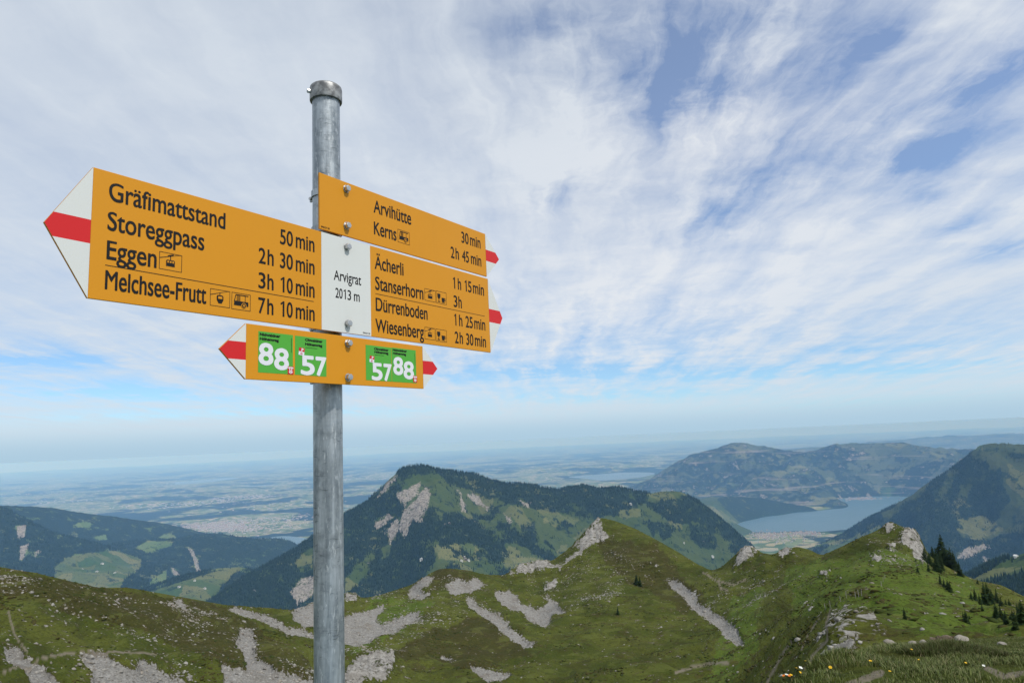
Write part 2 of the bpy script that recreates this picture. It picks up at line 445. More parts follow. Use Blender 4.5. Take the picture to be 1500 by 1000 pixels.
ROCK = [
    [(520, 967), (547, 957), (580, 957), (577, 980), (567, 1000), (507, 1004), (490, 1000), (507, 983)],
    [(878, 757), (884, 768), (893, 788), (866, 802), (853, 810), (833, 827), (820, 837), (805, 836), (798, 827), (815, 828), (833, 818), (848, 803), (833, 806), (853, 783)],
    [(737, 845), (767, 825), (790, 821), (800, 821), (812, 830), (790, 841), (773, 842), (753, 842)],
    [(887, 803), (910, 815), (933, 827), (923, 828), (900, 813)], [(948, 822), (968, 832), (978, 842), (960, 836)],
    [(1320, 775), (1342, 777), (1353, 792), (1360, 832), (1348, 830), (1335, 812), (1321, 795)],
    [(1296, 768), (1303, 763), (1312, 769), (1308, 782), (1298, 786)], [(1300, 800), (1314, 796), (1312, 806), (1302, 810)], [(1275, 822), (1290, 815), (1296, 826), (1280, 828)],
    [(1090, 799), (1113, 808), (1085, 832), (1072, 835), (1080, 815)], [(1140, 808), (1158, 803), (1164, 812), (1150, 820), (1138, 815)], [(1200, 838), (1218, 838), (1214, 846), (1204, 848)],
    [(1187, 970), (1207, 953), (1250, 940), (1262, 938), (1245, 953), (1213, 973)],
    [(505, 866), (520, 868), (525, 880), (505, 884)],
    [(795, 855), (820, 848), (815, 862), (800, 868)],
]
RIBS = [[(1230, 881), (1267, 891), (1300, 921), (1293, 930), (1253, 933), (1217, 940), (1210, 927), (1217, 897)]]
SPECK = [[(-100, 825), (0, 835), (150, 868), (270, 885), (340, 905), (430, 955), (460, 990), (340, 1005), (-100, 1005)], [(505, 870), (660, 840), (720, 870), (700, 900), (640, 920), (580, 960), (505, 960)], [(820, 800), (900, 780), (960, 840), (880, 900), (800, 890), (760, 850)], [(1180, 870), (1300, 930), (1200, 980)], [(1010, 840), (1180, 830), (1060, 930)], [(1270, 775), (1340, 770), (1350, 830), (1270, 830)]]
DRY = [[(-100, 825), (150, 860), (330, 890), (440, 960), (460, 1005), (300, 960), (150, 905), (-100, 860)], [(640, 830), (700, 840), (690, 850), (620, 870)], [(640, 920), (720, 900), (780, 960), (700, 980), (560, 960)], [(860, 780), (960, 800), (1030, 880), (1000, 900), (880, 820)]]
LUSH = [[(1070, 870), (1120, 860), (1110, 920), (1085, 1005), (1040, 1005)], [(1150, 830), (1300, 800), (1420, 850), (1500, 930), (1320, 930), (1260, 890), (1160, 900)], [(540, 870), (640, 880), (620, 900), (520, 960)]]
PATHS = [([(1160, 937), (1147, 957), (1133, 980), (1123, 1000)], 3.0), ([(1218, 893), (1210, 910), (1212, 937), (1190, 960), (1187, 975)], 2.6), ([(990, 984), (1027, 973), (1050, 970), (1066, 970)], 4.0), ([(1053, 855), (1057, 862), (1065, 864)], 3.2), ([(1030, 838), (1050, 850), (1075, 857), (1092, 848)], 2.0),
         ([(1200, 905), (1184, 930), (1172, 955)], 2.0), ([(0, 985), (40, 970), (75, 960), (130, 952), (215, 956), (228, 958)], 2.6), ([(12, 895), (22, 930), (40, 955)], 2.4), ([(1290, 985), (1262, 996), (1240, 1004)], 9.0), ([(1500, 985), (1470, 990), (1440, 975)], 7.0)]


def near_material(t, bs, co):
    sc, rk, dry, sp = rgbnode(t, 'm1'); pa, lush, rib, _ = rgbnode(t, 'm2')
    n1 = t.noise(co, 0.045, 9, 0.62); n2 = t.noise(co, 0.45, 9, 0.72); n3 = t.noise(co, 2.2, 7, 0.75); n4 = t.noise(co, 0.16, 9, 0.70); n5 = t.noise(co, 0.9, 8, 0.75)
    g = t.mix(t.step(n1, 0.35, 0.65), (0.052, 0.066, 0.012), (0.092, 0.102, 0.020))
    g = t.mix(lush, g, t.mix(t.step(n4, 0.3, 0.7), (0.066, 0.102, 0.015), (0.108, 0.146, 0.026)))
    d = t.math('MULTIPLY', t.step(t.math('ADD', t.math('MULTIPLY_ADD', n4, 0.6, t.math('MULTIPLY', n5, 0.4)), t.math('MULTIPLY', dry, 0.06)), 0.52, 0.60), 0.75)
    g = t.mix(d, g, t.mix(t.step(n2, 0.40, 0.60), (0.050, 0.044, 0.015), (0.072, 0.046, 0.022)))
    g = t.mix(t.math('MULTIPLY', dry, 0.72), g, t.mix(t.step(n5, 0.4, 0.6), (0.038, 0.036, 0.012), (0.066, 0.056, 0.021)))
    g = t.mix(t.math('MULTIPLY', t.step(n5, 0.48, 0.66), 0.55), g, (0.030, 0.036, 0.009))
    g = t.mix(t.math('MULTIPLY', t.step(n2, 0.54, 0.68), 0.5), g, (0.125, 0.118, 0.034))
    g = t.mix(t.math('MULTIPLY', t.step(n3, 0.49, 0.64), 0.6), g, (0.020, 0.026, 0.007))
    g = t.mix(t.math('MULTIPLY', t.step(n3, 0.44, 0.34), 0.4), g, (0.13, 0.145, 0.045))
    terr = t.noise(t.vmath('MULTIPLY', t.vmath('ADD', co, t.vmath('SCALE', t.noise(co, 0.05, 4, 0.6, color=True), scale=3.0)), (0.10, 0.10, 1.15)), 1.0, 5, 0.6)
    g = t.mix(t.math('MULTIPLY', t.step(terr, 0.53, 0.62), 0.5), g, (0.040, 0.040, 0.012))
    g = t.mix(t.math('MULTIPLY', t.step(terr, 0.45, 0.38), 0.35), g, (0.125, 0.140, 0.036))
    rockc = t.mix(t.step(n2, 0.35, 0.65), (0.17, 0.155, 0.135), (0.36, 0.345, 0.315))
    rockc = t.mix(t.math('MULTIPLY', t.step(n3, 0.55, 0.68), 0.6), rockc, (0.07, 0.065, 0.055))
    screec = t.mix(t.step(n3, 0.35, 0.68), (0.165, 0.158, 0.145), (0.30, 0.288, 0.265))
    screec = t.mix(t.math('MULTIPLY', t.step(n4, 0.50, 0.66), 0.6), screec, (0.14, 0.122, 0.098))
    screec = t.mix(t.math('MULTIPLY', t.step(n5, 0.54, 0.64), 0.5), screec, (0.42, 0.41, 0.385))
    e = t.math('ADD', t.math('MULTIPLY', t.math('SUBTRACT', n2, 0.5), 1.9), t.math('ADD', t.math('MULTIPLY', t.math('SUBTRACT', n5, 0.5), 1.2), t.math('MULTIPLY', t.math('SUBTRACT', n4, 0.5), 1.1)))
    sce = t.math('ADD', sc, e)
    g = t.mix(t.math('MULTIPLY', t.step(sce, 0.20, 0.42), 0.75), g, (0.062, 0.050, 0.026))          # worn, earthy rim
    c = t.mix(t.step(sce, 0.42, 0.52), g, screec)
    # outcrops stay broken by turf
    rm = t.step(t.math('ADD', t.math('MULTIPLY', rk, 0.62), t.math('ADD', t.math('MULTIPLY', t.math('SUBTRACT', n4, 0.5), 0.9), t.math('MULTIPLY', t.math('SUBTRACT', n2, 0.5), 1.1))), 0.46, 0.53)
    c = t.mix(rm, c, rockc)
    wv = t.node('ShaderNodeTexNoise', {'Vector': t.vmath('MULTIPLY', t.node('ShaderNodeVectorRotate', {'Vector': co, 'Angle': 0.5}, rotation_type='Z_AXIS').outputs[0], (0.35, 1.1, 1.6)), 'Scale': 1.0, 'Detail': 5.0, 'Roughness': 0.6}).outputs['Fac']
    c = t.mix(t.math('MULTIPLY', rib, t.step(wv, 0.50, 0.57)), c, rockc)
    spm = t.math('MULTIPLY', sp, t.math('MULTIPLY', t.step(t.noise(co, 0.9, 5, 0.6), 0.60, 0.66), t.step(n4, 0.44, 0.58)))
    c = t.mix(spm, c, rockc)
    c = t.mix(t.math('MULTIPLY', pa, 0.9), c, t.mix(n3, (0.13, 0.105, 0.075), (0.26, 0.23, 0.18)))
    t.put(bs.inputs['Base Color'], c)
    hgt = t.math('ADD', t.math('MULTIPLY', n2, 0.7), t.math('MULTIPLY', n3, 0.16))
    hgt = t.math('ADD', hgt, t.math('ADD', t.math('MULTIPLY', rm, 0.3), t.math('MULTIPLY', terr, 0.8)))
    t.put(bs.inputs['Normal'], t.node('ShaderNodeBump', {'Height': hgt, 'Strength': 0.75, 'Distance': 1.2}).outputs[0])


def make_near():
    X, Y, Zz, r = landform(CREST_L + CREST_C + CREST_R + FACE + BACK, th_of(-190), th_of(1690), 1.6, 2600, 1250, 960, k=0.55, reg=2e-5)
    sp = r * 0.0085
    for lam, amp in ((45, 2.0), (22, 1.7), (10, 1.25), (4.5, 0.65), (2.2, 0.34), (1.1, 0.15)):
        a = amp * np.clip(r / (2.5 * lam) - 0.3, 0, 1) * np.clip(r / 80, 0.04, 1) * sstep(lam / sp, 1.6, 3.5)
        Zz += a * perlin(X / lam, Y / lam, int(lam * 10))
    # keep the skyline on the observed crest once the relief is added
    cr = ctrl(CREST_L + CREST_C + CREST_R); tc = np.arctan2(X[0], Y[0]); st = np.interp(tc, cr[:, 0], cr[:, 2]); rc = np.exp(np.interp(tc, cr[:, 0], cr[:, 1]))[None]
    near_c = np.abs(np.log(r / rc))
    dl = st - np.where(near_c < 0.25, Zz / r, -9).max(0); dl = np.convolve(np.pad(dl, 3, 'edge'), np.ones(7) / 7, 'valid')
    Zz += dl[None] * r * (1 - sstep(near_c, 0.04, 0.20))
    px, py = project(X, Y, Zz)
    # masks follow the ground: only where the summit's own shoulder is not in front
    far = sstep(r, 20, 40)
    scree = poly_mask(px, py, SCREE, 15, 24, fuzzy=True) * far
    rock = poly_mask(px, py, ROCK, 14, 20, fuzzy=True) * far
    ribs = poly_mask(px, py, RIBS, 4) * sstep(r, 40, 60)
    speck = poly_mask(px, py, SPECK, 25, 60) * far
    dry = poly_mask(px, py, DRY, 25, 60) * far; lush = poly_mask(px, py, LUSH, 25, 60) * far
    path = line_mask(px, py, [p for p in PATHS if p[1] < 6]) * far + line_mask(px, py, [p for p in PATHS if p[1] >= 6]) * (1 - far)
    # broken relief on rock
    rr = fbm(X, Y, 9.0, 4, 301, 0.6, True)
    Zz += rock * (1.6 * rr + 0.6 * fbm(X, Y, 2.6, 2, 311, 0.5, True)) * np.clip(r / 200, 0.2, 1)
    xr = X * math.cos(0.5) - Y * math.sin(0.5); yr = X * math.sin(0.5) + Y * math.cos(0.5)
    Zz += ribs * 0.5 * np.clip(fbm(xr * 0.35, yr, 2.4, 3, 331, 0.5, True), -.2, 1)
    Zz += scree * -0.9
    o = grid_mesh('ridge', X, Y, Zz, surf('alpine_turf_and_rock', near_material), {'m1': (scree, rock, dry, speck), 'm2': (path, lush, ribs)})
    return X, Y, Zz, r, px, py, scree, rock, speck, ribs


NEAR = make_near()


def make_back():
    """the rest of the summit and the country behind the viewer, coarse"""
    X, Y, Zz, r = NEAR[:4]
    t0 = math.atan2(X[0, -1], Y[0, -1]); t1 = math.atan2(X[0, 0], Y[0, 0]) + 2 * math.pi
    rr = r[::12, 0]; zl = Zz[::12, -1]; zr = Zz[::12, 0]
    th = np.linspace(t0 - .01, t1 + .01, 90); w = sstep(th, t0, t1)[None, :]
    R_ = rr[:, None] * np.ones((1, 90)); Xb, Yb = np.sin(th)[None] * R_, np.cos(th)[None] * R_
    mid = np.sin(np.clip((th - t0) / (t1 - t0), 0, 1) * math.pi)[None] ** 2
    Zb = zl[:, None] * (1 - w) + zr[:, None] * w + R_ * 0.16 * mid * sstep(R_, 3, 60) * (1 - sstep(R_, 300, 1500)) + mid * 0.08 * R_ * fbm(Xb, Yb, 220.0, 4, 5) - 0.05
    z0 = np.zeros_like(Zb)
    grid_mesh('ridge', Xb, Yb, Zb, bpy.data.materials['alpine_turf_and_rock'], {'m1': (z0, z0, z0 + .3, z0), 'm2': (z0, z0 + .4, z0)})


make_back()
# ------------------------------------------------------------------ the far country
VALLEY = -1540.0


def cell_fields(t, co, size, seed=0.0, stretch=(1, 1, 1)):
    v = t.node('ShaderNodeTexVoronoi', {'Vector': t.vmath('MULTIPLY', t.vmath('ADD', co, (seed, seed * 2, 0)), tuple(s / size for s in stretch)), 'Scale': 1.0, 'Randomness': 1.0}, voronoi_dimensions='2D')
    return t.node('ShaderNodeSeparateColor', {0: v.outputs['Color']}).outputs


def mountain_material(name, lam, strata=0.0, mott=2.0, grass=((0.036, 0.064, 0.014), (0.072, 0.092, 0.026)), field=160.0, forest=((0.010, 0.021, 0.012), (0.026, 0.044, 0.018)), rockc=((0.13, 0.115, 0.095), (0.29, 0.26, 0.22))):
    def fn(t, bs, co):
        fo, rk, li, _ = rgbnode(t, 'm1')
        n1 = t.noise(co, 1 / lam, 9, 0.6); n2 = t.noise(co, 6 / lam, 8, 0.65); n3 = t.noise(co, 40 / lam, 6, 0.7)
        cells = cell_fields(t, t.vmath('ADD', co, t.vmath('SCALE', t.noise(co, 5 / lam, 4, 0.6, color=True), scale=field * 0.6)), field)
        g = t.mix(t.math('MULTIPLY_ADD', cells[0], 0.55, t.math('MULTIPLY', n2, 0.45)), grass[0], grass[1])
        g = t.mix(t.math('MULTIPLY', t.step(cells[1], 0.78, 0.85), 0.5), g, (0.17, 0.165, 0.065))
        g = t.mix(li, g, t.mix(t.math('MULTIPLY', t.step(n3, 0.55, 0.66), 0.8), t.mix(cells[0], (0.042, 0.085, 0.021), (0.150, 0.150, 0.058)), forest[1]))
        g = t.mix(t.math('MULTIPLY', t.step(n3, 0.52, 0.70), 0.5), g, forest[1])
        f = t.mix(t.step(n3, 0.35, 0.65), forest[0], forest[1])
        e = t.math('ADD', t.math('MULTIPLY', t.math('SUBTRACT', n2, 0.5), mott), t.math('MULTIPLY', t.math('SUBTRACT', n3, 0.5), 1.0))
        c = t.mix(t.step(t.math('ADD', t.math('MULTIPLY_ADD', fo, 0.46, 0.26), e), 0.44, 0.54), g, f)
        vs = t.noise(t.vmath('MULTIPLY', co, (1 / 14, 1 / 14, 1 / 90)), 1.0, 5, 0.65)
        r = t.mix(t.step(t.math('MULTIPLY_ADD', n3, 0.4, t.math('MULTIPLY', vs, 0.6)), 0.42, 0.56), rockc[0], rockc[1])
        rk = t.math('MULTIPLY', rk, t.math('MULTIPLY_ADD', t.step(vs, 0.30, 0.50), 0.65, 0.35))
        c = t.mix(t.step(t.math('ADD', rk, t.math('MULTIPLY', e, 0.9)), 0.45, 0.56), c, r)
        if strata:
            sv = t.noise(t.vmath('MULTIPLY', co, (1 / 1800, 1 / 1800, 1 / 70)), 1.0, 6, 0.65)
            c = t.mix(t.math('MULTIPLY', t.step(sv, 0.57, 0.66), strata), c, (0.24, 0.21, 0.18))
        t.put(bs.inputs['Base Color'], c)
        h = t.math('ADD', t.math('MULTIPLY', n2, 0.8), t.math('MULTIPLY', n3, t.math('MULTIPLY_ADD', fo, 0.5, 0.12)))
        t.put(bs.inputs['Normal'], t.node('ShaderNodeBump', {'Height': h, 'Strength': 0.8, 'Distance': lam * 0.05}).outputs[0])
    return surf(name, fn)


def mountain(name, crest, face, rng_r, px_range, n, lam, amp, material, forest=(), clear=(), rock=(), light=(), fnoise=(0.0, 400.0), steps=((1.06, 18), (1.22, 60)), k=0.8, warp=6.0, gully=1.0, treeline=0.0):
    pts = list(crest) + list(face) + behind(crest, steps)
    X, Y, Zz, r = landform(pts, th_of(px_range[0]), th_of(px_range[1]), rng_r[0], rng_r[1], n[0], n[1], k=k)
    rc = np.interp(np.arctan2(X[0], Y[0]), [th_of(p[0], p[1]) for p in crest], [p[2] for p in crest])[None, :]
    away = sstep(np.abs(np.log(r / rc)), 0.0, 0.06) * 0.94 + 0.06                # gullies start below the crest line
    low = Zz - VALLEY; away = away * sstep(low, 20, 260); Zz = Zz - 45 * (1 - sstep(low, -5, 45))          # flat, sunken feet
    g = fbm(X, Y, lam, 5, 900 + int(lam), 0.5, True)
    Zz += amp * away * (g - 0.25) * gully + amp * 0.25 * sstep(low, 10, 120) * fbm(X, Y, lam * 0.22, 3, 950, 0.55)
    # bring the skyline back to the surveyed crest after the relief was added
    cc = ctrl(crest); st = np.interp(np.arctan2(X[0], Y[0]), cc[:, 0], cc[:, 2]); ok = (np.arctan2(X[0], Y[0]) > cc[0, 0]) & (np.arctan2(X[0], Y[0]) < cc[-1, 0])
    dl = np.where(ok, st - (Zz / r).max(0) - treeline / rc[0], 0); kw = max(5, X.shape[1] // 60); dl = np.convolve(np.pad(dl, kw, 'edge'), np.ones(2 * kw + 1) / (2 * kw + 1), 'valid')
    Zz = Zz + dl[None] * r * np.clip((r - rng_r[0] * 1.1) / (rc - rng_r[0] * 1.1), 0, 1) * sstep(Zz - VALLEY, 30, 200)
    px, py = project(X, Y, Zz)
    m = poly_mask(px, py, forest, warp * 2.4, 34, fuzzy=True)
    if fnoise[0]: m = np.maximum(m, sstep(fbm(X, Y, fnoise[1], 5, 1234, 0.6), 0.32 - fnoise[0], 0.36 - fnoise[0]))
    if clear: m = m * (1 - poly_mask(px, py, clear, warp * 2.5, 26, fuzzy=True))
    rk = poly_mask(px, py, rock, warp * 2.6, 16, fuzzy=True) if rock else np.zeros_like(m)
    lt = poly_mask(px, py, light, warp, 18) if light else np.zeros_like(m)
    m = m * (1 - rk)
    if rng_r[0] < 16000 and rng_r[1] > 10000 and px_range[1] > 900:               # shores: the land comes down to the lake
        ins = in_poly(X, Y, LAKE_XY); d = np.full(X.shape, 1e9)
        for (ax, ay), (bx, by) in zip(LAKE_XY, LAKE_XY[1:] + LAKE_XY[:1]):
            L2 = (bx - ax) ** 2 + (by - ay) ** 2; q = np.clip(((X - ax) * (bx - ax) + (Y - ay) * (by - ay)) / L2, 0, 1)
            d = np.minimum(d, np.hypot(X - ax - q * (bx - ax), Y - ay - q * (by - ay)))
        Zz = np.where(ins, np.minimum(Zz, VALLEY - 30), np.minimum(Zz, VALLEY - 25 + 0.8 * d))
    o = grid_mesh(name, X, Y, Zz, material, {'m1': (m, rk, lt)})
    return dict(o=o, X=X, Y=Y, Z=Zz, r=r, px=px, py=py, forest=m, rock=rk)


# --- the plain, out to the horizon
def ground_material(t, bs, co):
    n0 = t.noise(co, 1 / 5200, 7, 0.6); n1 = t.noise(co, 1 / 1500, 7, 0.62); n2 = t.noise(co, 1 / 300, 6, 0.65)
    wob = t.vmath('ADD', co, t.vmath('SCALE', t.noise(co, 1 / 500, 3, 0.5, color=True), scale=160.0))
    c1 = cell_fields(t, wob, 300.0); c2 = cell_fields(t, wob, 130.0, 77.0)
    g = t.mix(c1[0], (0.055, 0.098, 0.028), (0.17, 0.20, 0.085))
    g = t.mix(t.step(c2[1], 0.70, 0.80), g, (0.29, 0.255, 0.15))
    g = t.mix(t.math('MULTIPLY', t.step(c2[2], 0.87, 0.92), 0.6), g, (0.36, 0.34, 0.29))
    g = t.mix(t.step(t.math('ADD', t.math('MULTIPLY', n1, 0.65), t.math('MULTIPLY', n0, 0.45)), 0.545, 0.575), g, (0.015, 0.030, 0.016))
    g = t.mix(t.math('MULTIPLY', t.step(n2, 0.58, 0.66), 0.75), g, (0.016, 0.030, 0.014))
    t.put(bs.inputs['Base Color'], g)


def make_ground():
    th = np.linspace(th_of(-450), th_of(1950), 420)[None, :] * np.ones((420, 1)); r = np.geomspace(2400, 132000, 420)[:, None] * np.ones((1, 420))
    X, Y = np.sin(th) * r, np.cos(th) * r
    hills = sstep(r, 15000, 24000)
    Zz = VALLEY - 6 + hills * (90 + 150 * fbm(X, Y * 1.6, 7000, 4, 61) + 60 * np.clip(fbm(X, Y * 1.3, 15000, 3, 67), 0, 1))
    lakeish = np.zeros_like(Zz)
    for (x0, y0, rx, ry) in FARLAKES:
        q = np.hypot((X - x0) / rx, (Y - y0) / ry); Zz = Zz * sstep(q, 1.2, 2.2) + (VALLEY + 20) * (1 - sstep(q, 1.2, 2.2))
    o = grid_mesh('ground', X, Y, Zz, surf('valley_fields', ground_material), {})
    th = np.linspace(th[0, -1], th[0, 0] + 2 * math.pi, 60)[None, :] * np.ones((40, 1)); r = np.geomspace(2400, 60000, 40)[:, None] * np.ones((1, 60))
    X, Y = np.sin(th) * r, np.cos(th) * r
    grid_mesh('ground', X, Y, VALLEY + 500 + 900 * np.clip(fbm(X, Y, 9000, 4, 5), -.4, 1), o.data.materials[0], {})


def flat_point(px, py, z):
    d = ray(px, py); k = z / d[2]; return (d[0] * k, d[1] * k, z)


def water_material(t, bs, co):
    t.put(bs.inputs['Base Color'], (0.055, 0.12, 0.15)); t.put(bs.inputs['Specular IOR Level'], 0.5); t.put(bs.inputs['Roughness'], t.math('MULTIPLY_ADD', t.noise(co, 1 / 900, 5, 0.6), 0.2, 0.32))
    t.put(bs.inputs['Specular IOR Level'], 0.5)
    t.put(bs.inputs['Normal'], t.node('ShaderNodeBump', {'Height': t.noise(co, 1 / 14, 4, 0.6), 'Strength': 0.35, 'Distance': 3.0}).outputs[0])


M_WATER = surf('lake_water', water_material)


def lake(name, pts):
    me = bpy.data.meshes.new(name); me.from_pydata(pts, [], [list(range(len(pts)))]); me.materials.append(M_WATER); me.update()
    if me.polygons[0].normal.z < 0: me.flip_normals()
    o = bpy.data.objects.new(name, me); COL.objects.link(o); o['kind'] = 'structure'
    return o


def smooth_ring(pts, k=3):
    for _ in range(k):
        q = []
        for i in range(len(pts)):
            a = np.array(pts[i]); b = np.array(pts[(i + 1) % len(pts)]); q += [tuple(a * .75 + b * .25), tuple(a * .25 + b * .75)]
        pts = q
    return pts


FARLAKES = []
for _px, _py, _rx, _ry in ((900, 697, 1500, 2300), (300, 704, 1500, 2600), (380, 712, 900, 900), (-20, 744, 600, 600)):
    _p = flat_point(_px, _py, VALLEY + 24); FARLAKES.append((_p[0], _p[1], _rx, _ry))
for x0, y0, rx, ry in FARLAKES:
    lake('lake', [(x0 + rx * math.cos(a) * (1 + .22 * math.sin(3 * a + x0)), y0 + ry * math.sin(a) * (1 + .25 * math.cos(2 * a + y0)), VALLEY + 26) for a in np.linspace(0, 2 * math.pi, 48, endpoint=False)])
LAKE = [flat_point(x, y, VALLEY + 1) for x, y in smooth_ring([(1072, 771), (1086, 764), (1106, 760), (1122, 756), (1145, 754), (1165, 750), (1190, 749), (1215, 745.5), (1238, 744), (1244, 740), (1236, 734), (1215, 731), (1260, 727), (1330, 726), (1390, 735), (1390, 760), (1300, 772), (1240, 775), (1200, 779), (1165, 777), (1130, 780), (1090, 778)], 2)]
LAKE_XY = [(p[0], p[1]) for p in LAKE]
lake('lake', LAKE)
lake('lake', [flat_point(x, y, VALLEY + 1) for x, y in smooth_ring([(384, 789), (410, 784), (440, 786), (470, 792), (500, 800), (470, 806), (430, 800), (395, 796)], 2)])
make_ground()

# --- the broad wooded mountain with the cliff, straight ahead
HORN_CREST = [(230, 925, 4150), (304, 879, 4300), (352, 845, 4450), (384, 827, 4550), (416, 810, 4650), (457, 784, 4750), (504, 750, 4850), (540, 730, 4900), (564, 706, 4950), (580, 689, 5000), (600, 680, 5000), (616, 679, 5000), (640, 684, 5020), (676, 689, 5080), (700, 693, 5120), (740, 706, 5200), (760, 705, 5230), (788, 710, 5280), (820, 715, 5330), (832, 711, 5350), (860, 708, 5400), (880, 714, 5430), (900, 710, 5460), (920, 714, 5500), (948, 720, 5540), (980, 716, 5600), (998, 718, 5620), (1020, 729, 5650), (1044, 747, 5680), (1068, 767, 5700), (1100, 795, 5720), (1130, 826, 5740), (1170, 870, 5750)]
HORN_FACE = [(560, 780, 4500), (560, 740, 4770), (540, 800, 4400), (520, 850, 4100), (440, 840, 4300), (400, 890, 4000), (470, 880, 3950), (600, 870, 3850), (645, 705, 4860), (632, 745, 4520), (640, 795, 4200), (632, 845, 3850), (600, 720, 4760), (595, 790, 4380), (700, 740, 4960), (740, 770, 4760), (700, 820, 4200), (750, 815, 4420), (800, 770, 4930), (800, 840, 4450), (870, 770, 5060), (900, 745, 5200), (920, 810, 4850), (960, 760, 5270), (950, 800, 5000), (1000, 790, 5150), (1000, 840, 4850), (1050, 820, 5250), (1070, 860, 5000), (1130, 880, 5100), (680, 720, 4980), (620, 700, 4900)]
HORN_FACE += [('s', p, -.25, 3500) for p in (200, 400, 600, 800, 1000, 1180)] + [('s', p, -.33, 2500) for p in (200, 500, 800, 1180)]
M_HORN = mountain_material('mountain_forest_and_meadow', 420.0, mott=2.8)
HORN = mountain('mountain', HORN_CREST, HORN_FACE, (2500, 7000), (180, 1200), (900, 460), 520.0, 62.0, M_HORN,
    forest=[[(220, 935), (300, 882), (352, 846), (416, 812), (504, 752), (560, 714), (580, 700), (592, 720), (600, 760), (622, 745), (632, 735), (648, 770), (640, 790), (632, 800), (640, 815), (630, 830), (605, 870), (560, 900), (220, 960)],
            [(574, 696), (600, 674), (640, 680), (676, 685), (700, 700), (694, 716), (664, 712), (645, 696), (612, 694), (590, 704)],
            [(676, 686), (740, 702), (760, 700), (788, 706), (832, 705), (860, 702), (900, 704), (930, 709), (950, 722), (942, 740), (905, 748), (872, 762), (845, 754), (800, 748), (768, 742), (740, 735), (712, 728), (690, 716)],
            [(936, 728), (960, 736), (1000, 727), (1020, 724), (1044, 742), (1068, 762), (1112, 800), (1092, 806), (1052, 784), (1022, 762), (1000, 768), (978, 762), (958, 748)],
            [(634, 782), (650, 752), (664, 748), (694, 762), (724, 780), (740, 800), (748, 818), (735, 822), (715, 805), (690, 795), (664, 798), (645, 800)], [(728, 764), (745, 768), (772, 790), (800, 806), (822, 822), (808, 826), (776, 808), (750, 792), (728, 776)],
            [(764, 770), (782, 772), (790, 790), (778, 800), (766, 788)], [(962, 764), (980, 766), (984, 786), (970, 790)], [(1010, 768), (1030, 770), (1050, 788), (1046, 806), (1022, 798), (1008, 785)], [(712, 812), (730, 816), (735, 828), (716, 826)], [(725, 832), (760, 836), (770, 850), (735, 846)], [(1068, 795), (1095, 805), (1090, 815), (1070, 808)]],
    clear=[[(505, 850), (530, 820), (548, 800), (550, 815), (530, 850), (505, 870)], [(560, 800), (575, 795), (570, 812), (555, 822)], [(432, 822), (458, 800), (460, 830), (440, 838)], [(948, 718), (980, 714), (1000, 717), (998, 728), (966, 731), (950, 727)]],
    rock=[[(580, 722), (600, 712), (618, 705), (615, 722), (598, 734), (592, 744)], [(590, 748), (606, 735), (620, 717), (630, 715), (628, 738), (616, 767), (604, 762), (592, 790), (586, 770)], [(550, 762), (568, 752), (576, 757), (562, 770), (552, 777)], [(566, 778), (584, 757), (584, 777), (572, 798)], [(425, 862), (444, 845), (466, 842), (458, 872), (435, 888)], [(564, 712), (580, 692), (584, 697), (572, 712), (556, 728), (548, 734)], [(670, 715), (676, 722), (682, 752), (676, 748)], [(732, 742), (738, 750), (750, 762), (744, 764)], [(680, 722), (700, 728), (716, 745), (705, 742), (690, 730)], [(760, 730), (772, 735), (778, 745), (766, 742)]],
    light=[[(634, 802), (650, 786), (682, 788), (704, 806), (682, 822), (642, 818)], [(745, 812), (790, 818), (800, 838), (760, 840)], [(800, 750), (850, 760), (840, 770), (795, 765)]],
    fnoise=(0.10, 200.0), warp=5.0, treeline=12.0)

